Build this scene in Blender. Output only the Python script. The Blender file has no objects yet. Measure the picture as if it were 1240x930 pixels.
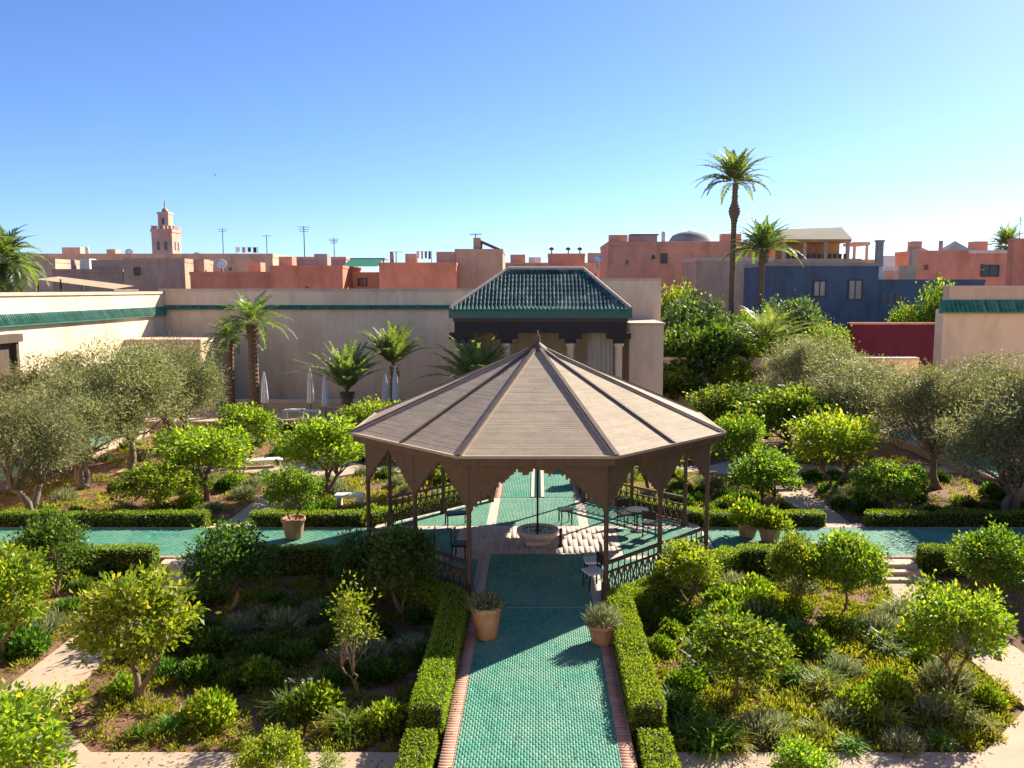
import bpy, math, random
import numpy as np
from mathutils import Vector, Matrix
SC = bpy.context.scene
COL = SC.collection
R = math.radians
# ---------------------------------------------------------------- camera, sky, sun, exposure
cam = bpy.data.cameras.new('camera'); camo = bpy.data.objects.new('camera', cam); COL.objects.link(camo)
camo.location = (0, 0, 8.0); camo.rotation_euler = (R(90) - math.atan(0.115), 0, 0)
cam.sensor_width = 36; cam.lens = 29.03; cam.shift_x = -0.025; cam.clip_start = 0.1; cam.clip_end = 6000
SC.camera = camo
SUN_EL, SUN_AZ = 33.0, 43.0            # degrees; azimuth from +Y towards +X
wd = bpy.data.worlds.new('World'); SC.world = wd; wd.use_nodes = True
wn = wd.node_tree.nodes; wl = wd.node_tree.links
sky = wn.new('ShaderNodeTexSky'); sky.sky_type = 'NISHITA'; sky.sun_disc = False
sky.sun_elevation = R(SUN_EL); sky.sun_rotation = R(SUN_AZ); sky.altitude = 450
sky.air_density = 0.8; sky.dust_density = 0.45; sky.ozone_density = 8.0
wn['Background'].inputs['Strength'].default_value = 0.074
hs = wn.new('ShaderNodeHueSaturation'); hs.inputs['Saturation'].default_value = 1.0; hs.inputs['Hue'].default_value = 0.506
wl.new(sky.outputs['Color'], hs.inputs['Color']); wl.new(hs.outputs['Color'], wn['Background'].inputs['Color'])
sl = bpy.data.lights.new('sun', 'SUN'); sl.energy = 4.3; sl.angle = R(0.5); sl.color = (1.0, 0.92, 0.77)
so = bpy.data.objects.new('sun', sl); COL.objects.link(so); so.location = (30, 30, 40)
sv = Vector((math.sin(R(SUN_AZ)) * math.cos(R(SUN_EL)), math.cos(R(SUN_AZ)) * math.cos(R(SUN_EL)), math.sin(R(SUN_EL))))
so.rotation_euler = sv.to_track_quat('Z', 'Y').to_euler()
vs = SC.view_settings; vs.view_transform = 'Standard'; vs.look = 'None'; vs.gamma = 1.0; vs.exposure = 1.45; vs.use_curve_mapping = False
SC.cycles.max_bounces = 6; SC.cycles.transparent_max_bounces = 4; SC.cycles.use_denoising = True
rng = np.random.default_rng(7); random.seed(7)

# ---------------------------------------------------------------- helpers
class MB:
    """collects boxes, prisms and tubes; build() links them as one mesh object"""
    def __init__(s): s.v = []; s.f = []
    def add(s, v, f):
        n = len(s.v); s.v += [tuple(p) for p in v]; s.f += [tuple(i + n for i in q) for q in f]; return s
    def box(s, x0, x1, y0, y1, z0, z1):
        return s.add([(x0,y0,z0),(x1,y0,z0),(x1,y1,z0),(x0,y1,z0),(x0,y0,z1),(x1,y0,z1),(x1,y1,z1),(x0,y1,z1)],
                     [(0,3,2,1),(4,5,6,7),(0,1,5,4),(1,2,6,5),(2,3,7,6),(3,0,4,7)])
    def bar(s, a, b, w, h, up=(0,0,1)):
        a = Vector(a); b = Vector(b); d = (b - a).normalized(); u = Vector(up)
        x = d.cross(u)
        if x.length < 1e-4: x = d.cross(Vector((1,0,0)))
        x.normalize(); y = x.cross(d).normalized(); x *= w / 2; y *= h / 2
        vv = [p + i * x + j * y for p in (a, b) for i, j in ((-1,-1),(1,-1),(1,1),(-1,1))]
        return s.add(vv, [(0,1,2,3),(7,6,5,4),(0,4,5,1),(1,5,6,2),(2,6,7,3),(3,7,4,0)])
    def prism(s, pts, z0, z1):
        n = len(pts); v = [(x,y,z0) for x,y in pts] + [(x,y,z1) for x,y in pts]
        return s.add(v, [tuple(range(n))[::-1], tuple(range(n, 2*n))] + [(i,(i+1)%n,(i+1)%n+n,i+n) for i in range(n)])
    def lathe(s, prof, n=20, c=(0,0), cap=True):
        v = []; f = []
        for r, z in prof: v += [(c[0]+r*math.cos(2*math.pi*k/n), c[1]+r*math.sin(2*math.pi*k/n), z) for k in range(n)]
        for i in range(len(prof)-1):
            for k in range(n): f.append((i*n+k, i*n+(k+1)%n, (i+1)*n+(k+1)%n, (i+1)*n+k))
        if cap: f += [tuple(range(n))[::-1], tuple(range((len(prof)-1)*n, len(prof)*n))]
        return s.add(v, f)
    def tube(s, pts, rad, n=7):
        pts = [Vector(p) for p in pts]; v = []; f = []; px = Vector((1,0,0.03))
        for i, p in enumerate(pts):
            d = (pts[min(i+1,len(pts)-1)] - pts[max(i-1,0)]).normalized()
            x = (px - d * px.dot(d)).normalized(); px = x; y = d.cross(x)
            v += [p + rad[i]*(x*math.cos(2*math.pi*k/n) + y*math.sin(2*math.pi*k/n)) for k in range(n)]
        for i in range(len(pts)-1):
            for k in range(n): f.append((i*n+k, i*n+(k+1)%n, (i+1)*n+(k+1)%n, (i+1)*n+k))
        f += [tuple(range(n))[::-1], tuple(range((len(pts)-1)*n, len(pts)*n))]
        return s.add(v, f)
    def mesh(s, name, m, smooth=False):
        me = bpy.data.meshes.new(name); me.from_pydata([tuple(p) for p in s.v], [], s.f); me.materials.append(m)
        if smooth: me.polygons.foreach_set('use_smooth', [True]*len(me.polygons))
        me.update(); return me
    def build(s, name, m, parent=None, smooth=False, loc=(0,0,0)):
        return link(name, s.mesh(name, m, smooth), parent, loc)
def link(name, me, parent=None, loc=(0,0,0), rz=0, sc=None):
    o = bpy.data.objects.new(name, me); COL.objects.link(o); o.location = loc; o.rotation_euler = (0,0,rz)
    if sc is not None: o.scale = sc if hasattr(sc, '__len__') else (sc,sc,sc)
    if parent: o.parent = parent
    return o
def tag(o, label, cat, group=None, kind=None):
    o['label'] = label; o['category'] = cat
    if group: o['group'] = group
    if kind: o['kind'] = kind
    return o
def thing(name, label, cat, loc=(0,0,0), rz=0, group=None, sc=None):
    return tag(link(name, None, None, loc, rz, sc), label, cat, group)
def struct(o): o['kind'] = 'structure'; return o
def stuff(o): o['kind'] = 'stuff'; return o
def qmesh(name, V, m, extra=None):
    """numpy (n,4,3) quads -> mesh of loose quads"""
    n = len(V); me = bpy.data.meshes.new(name)
    me.vertices.add(n*4); me.vertices.foreach_set('co', np.ascontiguousarray(V, dtype=np.float32).ravel())
    me.loops.add(n*4); me.loops.foreach_set('vertex_index', np.arange(n*4, dtype=np.int32))
    me.polygons.add(n); me.polygons.foreach_set('loop_start', np.arange(0, n*4, 4, dtype=np.int32))
    me.polygons.foreach_set('loop_total', np.full(n, 4, dtype=np.int32))
    me.materials.append(m); me.update(calc_edges=True); return me
def boxmesh(name, B, m):
    """B (n,8,3): closed-top open-bottom boxes as one mesh"""
    n = len(B); F = np.array([(4,5,6,7),(0,1,5,4),(1,2,6,5),(2,3,7,6),(3,0,4,7)])
    idx = (np.arange(n)[:,None,None]*8 + F[None]).reshape(-1,4).astype(np.int32)
    me = bpy.data.meshes.new(name); me.vertices.add(n*8); me.vertices.foreach_set('co', B.astype(np.float32).ravel())
    k = len(idx); me.loops.add(k*4); me.loops.foreach_set('vertex_index', idx.ravel())
    me.polygons.add(k); me.polygons.foreach_set('loop_start', np.arange(0,k*4,4,dtype=np.int32)); me.polygons.foreach_set('loop_total', np.full(k,4,dtype=np.int32))
    me.materials.append(m); me.update(calc_edges=True); return me

# ---------------------------------------------------------------- materials
def new_mat(name):
    m = bpy.data.materials.new(name); m.use_nodes = True; nt = m.node_tree
    return m, nt.nodes, nt.links, nt.nodes['Principled BSDF']
def ramp(nd, stops):
    r = nd.new('ShaderNodeValToRGB'); e = r.color_ramp.elements
    while len(e) > 1: e.remove(e[-1])
    e[0].position = stops[0][0]; e[0].color = (*stops[0][1], 1)
    for p, c in stops[1:]: x = e.new(p); x.color = (*c, 1)
    return r
def surf(name, c1, c2, scale=3.0, rough=0.85, bump=0.2, bscale=60.0, island=0.0, spec=0.3, stain=None, stretch=None, bdist=0.01):
    """two-tone noisy surface with fine relief; stain = (colour, amount, scale)"""
    m, nd, lk, b = new_mat(name)
    tc = nd.new('ShaderNodeTexCoord'); src = tc.outputs['Object']
    if stretch:
        mp = nd.new('ShaderNodeMapping'); mp.inputs['Scale'].default_value = stretch; lk.new(src, mp.inputs['Vector']); src = mp.outputs['Vector']
    n1 = nd.new('ShaderNodeTexNoise'); n1.inputs['Scale'].default_value = scale; n1.inputs['Detail'].default_value = 6; n1.inputs['Roughness'].default_value = .65
    lk.new(src, n1.inputs['Vector'])
    r = ramp(nd, [(.32, c1), (.68, c2)]); lk.new(n1.outputs['Fac'], r.inputs['Fac']); out = r.outputs['Color']
    if stain:
        n2 = nd.new('ShaderNodeTexNoise'); n2.inputs['Scale'].default_value = stain[2]; n2.inputs['Detail'].default_value = 8; n2.inputs['Roughness'].default_value = .7
        mp2 = nd.new('ShaderNodeMapping'); mp2.inputs['Scale'].default_value = (1,1,.35); lk.new(tc.outputs['Object'], mp2.inputs['Vector']); lk.new(mp2.outputs['Vector'], n2.inputs['Vector'])
        rr = ramp(nd, [(.47,(0,0,0)),(.70,(stain[1],)*3)]); lk.new(n2.outputs['Fac'], rr.inputs['Fac'])
        mx = nd.new('ShaderNodeMix'); mx.data_type = 'RGBA'; lk.new(rr.outputs['Color'], mx.inputs[0]); lk.new(out, mx.inputs[6]); mx.inputs[7].default_value = (*stain[0],1); out = mx.outputs[2]
    if island:
        g = nd.new('ShaderNodeNewGeometry'); mr = nd.new('ShaderNodeMapRange'); mr.inputs[3].default_value = 1-island; mr.inputs[4].default_value = 1+island
        lk.new(g.outputs['Random Per Island'], mr.inputs[0])
        h = nd.new('ShaderNodeHueSaturation'); lk.new(out, h.inputs['Color']); lk.new(mr.outputs[0], h.inputs['Value']); out = h.outputs['Color']
    lk.new(out, b.inputs['Base Color']); b.inputs['Roughness'].default_value = rough; b.inputs['Specular IOR Level'].default_value = spec
    if bump:
        n3 = nd.new('ShaderNodeTexNoise'); n3.inputs['Scale'].default_value = bscale; n3.inputs['Detail'].default_value = 5; lk.new(src, n3.inputs['Vector'])
        bp = nd.new('ShaderNodeBump'); bp.inputs['Strength'].default_value = bump; bp.inputs['Distance'].default_value = bdist
        lk.new(n3.outputs['Fac'], bp.inputs['Height']); lk.new(bp.outputs['Normal'], b.inputs['Normal'])
    return m
def leafmat(name, stops, trans=0.4, tcol=(1.6,1.62,.5), rough=.45, hue=.02, val=.18):
    m, nd, lk, b = new_mat(name)
    g = nd.new('ShaderNodeNewGeometry'); r = ramp(nd, stops); lk.new(g.outputs['Random Per Island'], r.inputs['Fac'])
    oi = nd.new('ShaderNodeObjectInfo'); h = nd.new('ShaderNodeHueSaturation')
    a = nd.new('ShaderNodeMapRange'); a.inputs[3].default_value = .5-hue; a.inputs[4].default_value = .5+hue; lk.new(oi.outputs['Random'], a.inputs[0]); lk.new(a.outputs[0], h.inputs['Hue'])
    mu = nd.new('ShaderNodeMath'); mu.operation = 'MULTIPLY'; mu.inputs[1].default_value = 7.31; lk.new(oi.outputs['Random'], mu.inputs[0])
    fr = nd.new('ShaderNodeMath'); fr.operation = 'FRACT'; lk.new(mu.outputs[0], fr.inputs[0])
    a2 = nd.new('ShaderNodeMapRange'); a2.inputs[3].default_value = 1-val; a2.inputs[4].default_value = 1+val; lk.new(fr.outputs[0], a2.inputs[0]); lk.new(a2.outputs[0], h.inputs['Value'])
    lk.new(r.outputs['Color'], h.inputs['Color']); lk.new(h.outputs['Color'], b.inputs['Base Color'])
    b.inputs['Roughness'].default_value = rough; b.inputs['Specular IOR Level'].default_value = .35
    t = nd.new('ShaderNodeBsdfTranslucent'); mx = nd.new('ShaderNodeMix'); mx.data_type = 'RGBA'; mx.blend_type = 'MULTIPLY'; mx.inputs[0].default_value = 1
    lk.new(h.outputs['Color'], mx.inputs[6]); mx.inputs[7].default_value = (*tcol,1); lk.new(mx.outputs[2], t.inputs['Color'])
    ms = nd.new('ShaderNodeMixShader'); ms.inputs[0].default_value = trans; lk.new(b.outputs[0], ms.inputs[1]); lk.new(t.outputs[0], ms.inputs[2])
    lk.new(ms.outputs[0], nd['Material Output'].inputs['Surface']); return m
M = {}
M['earth'] = surf('earth', (.20,.13,.09), (.27,.18,.12), .6, .95, .3, 8)
M['soil'] = surf('soil', (.16,.075,.045), (.29,.145,.085), 1.6, .95, .8, 14, stain=((.12,.10,.04),.7,.9), bdist=.05)
M['sand'] = surf('sandy_paving', (.46,.335,.23), (.53,.395,.275), 1.2, .9, .25, 70, stain=((.33,.235,.155),.5,.8))
M['grout'] = surf('grout', (.05,.15,.11), (.09,.20,.15), 5, .9, .2)
M['pink'] = surf('pink_brick', (.42,.22,.155), (.52,.30,.215), 4, .85, .2, 50, island=.12)
M['cream_stone'] = surf('cream_stone', (.50,.41,.33), (.60,.50,.41), 2, .75, .15, 50, island=.1)
M['stucco'] = surf('cream_stucco', (.84,.62,.40), (.90,.69,.47), .35, .92, .3, 18, stain=((.56,.40,.25),.8,.5))
M['stucco2'] = surf('tan_stucco', (.60,.43,.28), (.68,.50,.34), .4, .92, .25, 30, stain=((.36,.26,.19),.5,.3))
M['coping'] = surf('coping', (.60,.42,.30), (.68,.50,.37), .8, .9, .2, 30, stain=((.4,.28,.2),.6,1.0))
M['gtile'] = surf('green_glazed_tile', (.02,.12,.08), (.055,.22,.145), 2.5, .35, .1, 20, island=.35, spec=.5, stain=((.20,.24,.19),.45,1.6))
M['roof_tile'] = surf('weathered_green_tile', (.012,.06,.05), (.03,.11,.085), 1.5, .45, .15, 20, island=.5, spec=.4, stain=((.30,.31,.25),.85,.9))
M['wood'] = surf('silvered_wood', (.36,.275,.185), (.44,.345,.24), 2.0, .8, .25, 40, island=.06, stretch=(1,1,6), stain=((.25,.19,.13),.5,.7))
M['wood_rib'] = surf('dark_batten', (.10,.07,.055), (.15,.105,.08), 4, .7, .2, 40)
M['wood_dark'] = surf('brown_wood', (.085,.056,.036), (.13,.086,.055), 6, .65, .2, 50, stretch=(1,1,.3))
M['wood_black'] = surf('dark_cedar', (.03,.022,.02), (.055,.04,.033), 4, .6, .2, 30)
M['metal'] = surf('black_metal', (.015,.015,.016), (.03,.03,.03), 8, .45, 0)
M['terracotta'] = surf('terracotta', (.36,.155,.08), (.46,.22,.125), 5, .8, .2, 40, stain=((.55,.42,.33),.6,3))
M['bark'] = surf('bark', (.13,.085,.055), (.24,.165,.11), 6, .95, .8, 18, stretch=(1,1,.3), bdist=.02)
M['olive_bark'] = surf('olive_bark', (.15,.12,.09), (.27,.21,.155), 5, .95, .9, 14, stretch=(1,1,.3), bdist=.03)
M['palm_bark'] = surf('palm_bark', (.12,.075,.045), (.24,.155,.095), 7, .95, .6, 20)
M['white'] = surf('white_canvas', (.74,.70,.64), (.82,.79,.73), 3, .8, .1, 30)
M['marble'] = surf('pale_marble', (.50,.40,.37), (.60,.50,.46), 3, .4, .05, 20)
M['water'] = surf('water', (.03,.09,.08), (.04,.12,.10), 2, .06, .15, 5, spec=.6)
def cityw(name, c, k=.8): return surf(name, tuple(x*k*1.3 for x in c), tuple(x*1.3 for x in c), .45, .95, .35, 6, stain=(tuple(x*.62 for x in c),.75,.5))
M['red'] = cityw('red_plaster', (.60,.225,.135)); M['terra'] = cityw('terracotta_plaster', (.55,.27,.17)); M['peach'] = cityw('peach_plaster', (.56,.36,.24))
M['mauve'] = cityw('mauve_plaster', (.46,.295,.205)); M['ochre'] = cityw('ochre_plaster', (.50,.29,.13)); M['blue'] = cityw('blue_plaster', (.08,.115,.155))
M['maroon'] = cityw('maroon_plaster', (.115,.02,.035)); M['grey'] = cityw('grey_plaster', (.30,.26,.23)); M['dirtywhite'] = cityw('whitewash', (.6,.56,.5))
M['minaret'] = cityw('minaret_stone', (.50,.31,.235)); M['thatch'] = surf('reed_matting', (.27,.22,.16), (.36,.30,.22), 5, .9, .3, 30)
M['curtain'] = surf('curtained_glass', (.30,.28,.24), (.42,.40,.35), .8, .3, 0, spec=.5)
M['glass'] = surf('window_glass', (.02,.025,.03), (.04,.045,.05), 1, .1, 0, spec=.6)
M['awning'] = surf('green_awning', (.015,.14,.085), (.02,.18,.11), 1, .7, 0); M['yellow'] = surf('yellow_cloth', (.42,.30,.17), (.50,.37,.22), 1, .8, 0)
def tilemat():
    m, nd, lk, b = new_mat('teal_glazed_tile')
    g = nd.new('ShaderNodeNewGeometry')
    r = ramp(nd, [(0,(.032,.19,.125)),(.25,(.04,.225,.148)),(.6,(.05,.26,.172)),(.88,(.075,.30,.20)),(.98,(.11,.33,.225)),(1,(.17,.36,.26))]); lk.new(g.outputs['Random Per Island'], r.inputs['Fac'])
    tc = nd.new('ShaderNodeTexCoord'); n = nd.new('ShaderNodeTexNoise'); n.inputs['Scale'].default_value = .75; n.inputs['Detail'].default_value = 7; n.inputs['Roughness'].default_value = .7; lk.new(tc.outputs['Object'], n.inputs['Vector'])
    rr = ramp(nd, [(.38,(0,0,0)),(.70,(.85,.85,.85))]); lk.new(n.outputs['Fac'], rr.inputs['Fac'])
    mx = nd.new('ShaderNodeMix'); mx.data_type = 'RGBA'; lk.new(rr.outputs['Color'], mx.inputs[0]); lk.new(r.outputs['Color'], mx.inputs[6]); mx.inputs[7].default_value = (.19,.335,.225,1)
    lk.new(mx.outputs[2], b.inputs['Base Color']); b.inputs['Roughness'].default_value = .6; b.inputs['Specular IOR Level'].default_value = .25
    n3 = nd.new('ShaderNodeTexNoise'); n3.inputs['Scale'].default_value = 25; lk.new(tc.outputs['Object'], n3.inputs['Vector'])
    bp = nd.new('ShaderNodeBump'); bp.inputs['Strength'].default_value = .12; bp.inputs['Distance'].default_value = .01; lk.new(n3.outputs['Fac'], bp.inputs['Height']); lk.new(bp.outputs['Normal'], b.inputs['Normal'])
    return m
M['tile'] = tilemat()
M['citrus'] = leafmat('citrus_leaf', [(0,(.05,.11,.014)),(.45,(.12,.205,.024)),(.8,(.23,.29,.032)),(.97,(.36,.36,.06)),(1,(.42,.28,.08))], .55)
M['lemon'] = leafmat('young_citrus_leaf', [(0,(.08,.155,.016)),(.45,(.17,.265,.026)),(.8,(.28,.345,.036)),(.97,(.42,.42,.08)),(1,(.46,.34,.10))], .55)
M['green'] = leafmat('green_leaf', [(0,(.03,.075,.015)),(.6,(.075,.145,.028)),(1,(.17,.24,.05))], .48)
M['olive'] = leafmat('olive_leaf', [(0,(.11,.135,.058)),(.5,(.235,.255,.115)),(.85,(.37,.375,.19)),(1,(.50,.48,.30))], .42, (1.2,1.15,.65), .55, .012)
M['lav'] = leafmat('lavender_leaf', [(0,(.13,.17,.085)),(.6,(.26,.30,.16)),(1,(.42,.44,.27))], .38, (1.15,1.1,.7), .6)
M['strap'] = leafmat('strap_leaf', [(0,(.06,.145,.016)),(.6,(.15,.255,.03)),(1,(.28,.37,.06))], .55)
M['tuft'] = leafmat('golden_tuft', [(0,(.13,.165,.02)),(.5,(.24,.265,.03)),(.85,(.36,.34,.045)),(1,(.46,.34,.09))], .5, hue=.01)
M['box'] = leafmat('box_leaf', [(0,(.10,.17,.012)),(.5,(.20,.285,.02)),(1,(.34,.40,.045))], .45, hue=.008, val=.08)
M['far_leaf'] = leafmat('far_tree_leaf', [(0,(.055,.095,.03)),(.6,(.13,.19,.055)),(1,(.26,.31,.10))], .45, (1.3,1.3,.6))
M['litter'] = leafmat('dry_leaf', [(0,(.10,.055,.025)),(.5,(.24,.14,.05)),(1,(.40,.28,.11))], .2)
M['hedge_core'] = surf('hedge_twigs', (.012,.018,.006), (.025,.03,.012), 20, .95, .5, 30)
M['palm'] = leafmat('palm_leaf', [(0,(.08,.13,.05)),(.6,(.16,.22,.085)),(1,(.28,.32,.15))], .45)
M['palm_dry'] = leafmat('dry_palm_leaf', [(0,(.14,.10,.05)),(1,(.25,.18,.09))], .3)
M['flower'] = leafmat('pale_flower', [(0,(.55,.48,.52)),(1,(.75,.70,.72))], .3, (1,1,1))

# ---------------------------------------------------------------- foliage generators (numpy)
def unit(a): return a / np.maximum(np.linalg.norm(a, axis=-1, keepdims=True), 1e-6)
def leafquads(P, D, L, W, rg, fold=.25):
    n = len(P); D = unit(D); S = unit(np.cross(D, rg.normal(size=(n,3)))); N = np.cross(S, D)
    L = np.broadcast_to(L, n)[:,None]; W = np.broadcast_to(W, n)[:,None]
    mid = P + D*L*.45 + N*L*fold*.3
    return np.stack([P, mid + S*W*.5, P + D*L - N*L*fold*.25, mid - S*W*.5], 1)
def crown(rg, rx, rz, cz, nclump, nleaf, cr, L, W, inner=.45, up=.35, flat=.0):
    """leaf clumps spread through an uneven ellipsoid shell"""
    d = unit(rg.normal(size=(nclump,3))); d[:,2] = np.where(d[:,2] < -.55, -d[:,2]*.6, d[:,2])
    lob = unit(rg.normal(size=(9,3))); amp = 1 + .34*np.max(np.clip(d @ lob.T - .55, 0, 1)/.45, axis=1)
    r = (inner + (1-inner)*rg.random(nclump)**.55) * amp * .9
    C = d * r[:,None] * np.array([rx,rx,rz]) + np.array([0,0,cz])
    P = []; D = []
    for c, dd in zip(C, d):
        k = int(nleaf*rg.uniform(.5,1.4)); q = rg.normal(size=(k,3))*cr*np.array([.55,.55,.5])*rg.uniform(.7,1.25)
        P.append(c + q); D.append(unit(q)*.9 + dd*.35 + rg.normal(size=(k,3))*.7 + np.array([0,0,up*.6]))
    P = np.concatenate(P); D = np.concatenate(D)
    return leafquads(P, D, L*rg.uniform(.5,1.4,len(P)), W*rg.uniform(.55,1.35,len(P)), rg), C
def trunk_mesh(rg, name, m, h, r0, targets, fork, lean=.08, n=7, nstem=1, spread=.2):
    b = MB()
    for s in range(nstem):
        a = rg.uniform(0, 6.28); off = np.array([math.cos(a), math.sin(a)])*spread*(nstem > 1)
        k = 6; pts = []; w = rg.normal(size=2)*lean
        for i in range(k+1):
            t = i/k; pts.append((off[0]*t*1.6 + w[0]*math.sin(t*3) + .02*rg.normal(), off[1]*t*1.6 + w[1]*math.sin(t*2.5) + .02*rg.normal(), fork*t))
        b.tube(pts, [r0*(1.35-.35*min(1,t*4))*(1-.4*t) if t else r0*1.6 for t in [i/k for i in range(k+1)]], n)
        top = np.array(pts[-1]); tg = targets[s::nstem]
        for c in tg:
            mid = top*.5 + c*.5 + rg.normal(size=3)*.08 - np.array([0,0,.06]); q1 = top*.8 + c*.2 + rg.normal(size=3)*.03
            b.tube([top - np.array([0,0,.05]), q1, mid, c], [r0*.5, r0*.36, r0*.22, r0*.07], 5)
    return b.mesh(name, m, True)
TREES = {}
def make_citrus(key, seed, matk, rx, rz, cz, ncl, nl, L=.115, W=.068, stems=1, fork=.75, r0=.06, inner=.35):
    rg = np.random.default_rng(seed); Q, C = crown(rg, rx, rz, cz, ncl, nl, .21, L, W, inner)
    sel = C[rg.choice(len(C), 14, False)]
    TREES[key] = (trunk_mesh(rg, 'trunk', M['bark'], 0, r0, list(sel), fork, .06, 7, stems), qmesh('crown', Q, M[matk]))
make_citrus('lemonA', 1, 'lemon', .98, .80, 1.55, 105, 62, stems=3, fork=.7)
make_citrus('lemonB', 2, 'lemon', 1.0, .85, 1.50, 110, 62, stems=2)
make_citrus('citrusA', 3, 'citrus', 1.0, .85, 1.55, 115, 62, stems=2)
make_citrus('citrusB', 4, 'citrus', 1.05, .9, 1.50, 120, 62, stems=1)
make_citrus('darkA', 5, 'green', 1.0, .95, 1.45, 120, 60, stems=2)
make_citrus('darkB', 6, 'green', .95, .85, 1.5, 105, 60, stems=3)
make_citrus('leafyA', 31, 'green', 1.0, .85, 1.3, 150, 70, .15, .08, 2, .5)
make_citrus('sapling', 7, 'lemon', .34, .95, 1.75, 34, 26, .09, .05, 2, .75, .03, .1)
def make_olive(key, seed, rx, rz, cz, ncl, nl, stems=2):
    rg = np.random.default_rng(seed); Q, C = crown(rg, rx, rz, cz, ncl, nl, .34, .13, .034, .3, .25)
    sel = C[rg.choice(len(C), 22, False)]
    TREES[key] = (trunk_mesh(rg, 'trunk', M['olive_bark'], 0, .15, list(sel), 1.15, .22, 8, stems, .28), qmesh('crown', Q, M['olive']))
make_olive('oliveA', 11, 1.95, 1.6, 2.6, 270, 110, 2); make_olive('oliveB', 12, 2.0, 1.7, 2.65, 280, 110, 3); make_olive('oliveC', 13, 1.85, 1.75, 2.75, 270, 110, 1)
def make_broad(key, seed, matk, rx, rz, cz, ncl, nl, L, W):
    rg = np.random.default_rng(seed); Q, C = crown(rg, rx, rz, cz, ncl, nl, .6, L, W, .4, .1)
    sel = C[rg.choice(len(C), 16, False)]
    TREES[key] = (trunk_mesh(rg, 'trunk', M['bark'], 0, .2, list(sel), max(.6, cz-rz*.7), .2, 7, 1), qmesh('crown', Q, M[matk]))
make_broad('broadA', 21, 'far_leaf', 2.6, 2.6, 4.0, 120, 60, .28, .16); make_broad('broadB', 22, 'citrus', 2.4, 2.4, 3.8, 110, 60, .28, .16)
def plant_tree(name, key, label, cat, x, y, s, rz, group=None, z=-.38, sz=None):
    t = thing(name, label, cat, (x,y,z), rz, group, (s,s,sz or s))
    link('trunk', TREES[key][0], t); link('crown', TREES[key][1], t); return t

# shrubs
SHRUB = {}
def shrub_lav(key, seed, n=900, L=.17, W=.022, matk='lav', flat=.75):
    rg = np.random.default_rng(seed); d = unit(rg.normal(size=(n,3))); d[:,2] = np.abs(d[:,2])*flat + .05
    lob = unit(rg.normal(size=(7,3))); lob[:,2] = abs(lob[:,2]); a = .75 + .3*np.max(np.clip(d @ lob.T - .6,0,1)/.4, 1)
    P = d*(rg.random(n)**.5*.42*a)[:,None]; SHRUB[key] = qmesh(key, leafquads(P, d + np.array([0,0,.5]) + rg.normal(size=(n,3))*.3, L*rg.uniform(.6,1.3,n), W, rg), M[matk])
shrub_lav('lav1', 41); shrub_lav('lav2', 42, 1000); shrub_lav('ros1', 43, 1000, .14, .03, 'green', .85)
shrub_lav('round1', 44, 1100, .10, .055, 'citrus', .95); shrub_lav('round2', 45, 1100, .11, .06, 'green', .95)
shrub_lav('pot_lav', 46, 800, .16, .03, 'lav', .9)
def shrub_strap(key, seed, n=240, L=.62, W=.035, matk='strap', nf=0):
    rg = np.random.default_rng(seed); Q = []
    az = rg.uniform(0, 6.28, n); e = rg.uniform(.55, 1.45, n); ln = L*rg.uniform(.55,1.15,n); bs = rg.normal(size=(n,3))*np.array([.10,.10,0])
    h = np.stack([np.cos(az), np.sin(az), np.zeros(n)], 1); s = np.stack([-np.sin(az), np.cos(az), np.zeros(n)], 1); z = np.array([0,0,1.])
    p0 = bs; p1 = bs + (h*np.cos(e)[:,None] + z*np.sin(e)[:,None])*ln[:,None]*.55; e2 = e - rg.uniform(.4,1.3,n)
    p2 = p1 + (h*np.cos(e2)[:,None] + z*np.sin(e2)[:,None])*ln[:,None]*.5
    Q = np.concatenate([np.stack([p0-s*W*.35, p0+s*W*.35, p1+s*W*.5, p1-s*W*.5],1), np.stack([p1-s*W*.5, p1+s*W*.5, p2+s*W*.12, p2-s*W*.12],1)])
    SHRUB[key] = qmesh(key, Q, M[matk])
    if nf:
        az = rg.uniform(0,6.28,nf); r = rg.uniform(0,.35,nf); top = np.stack([np.cos(az)*r, np.sin(az)*r, rg.uniform(.55,.8,nf)],1)
        st = leafquads(np.stack([top[:,0]*.3, top[:,1]*.3, np.zeros(nf)],1), top, np.linalg.norm(top,axis=1), .012, rg, 0)
        fl = np.repeat(top, 9, 0) + rg.normal(size=(nf*9,3))*.018
        SHRUB[key+'_fl'] = qmesh('flower', np.concatenate([leafquads(fl, rg.normal(size=(nf*9,3)), .035, .025, rg)]), M['flower']); SHRUB[key+'_st'] = qmesh('stem', st, M['strap'])
shrub_strap('strap1', 51, nf=7); shrub_strap('strap2', 52, 200, .5); shrub_strap('grass1', 53, 260, .45, .022, 'tuft')
def plant_shrub(name, key, label, x, y, s, group, z=-.38, sz=None, cat='shrub'):
    rz = random.uniform(0, 6.28)
    if key + '_fl' in SHRUB:
        t = thing(name, label, cat, (x,y,z), rz, group, s); link('leaves', SHRUB[key], t); stuff(link('flower', SHRUB[key+'_fl'], t)); stuff(link('stem', SHRUB[key+'_st'], t)); return t
    return tag(link(name, SHRUB[key], None, (x,y,z), rz, (s,s,sz or s)), label, cat, group)

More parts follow.
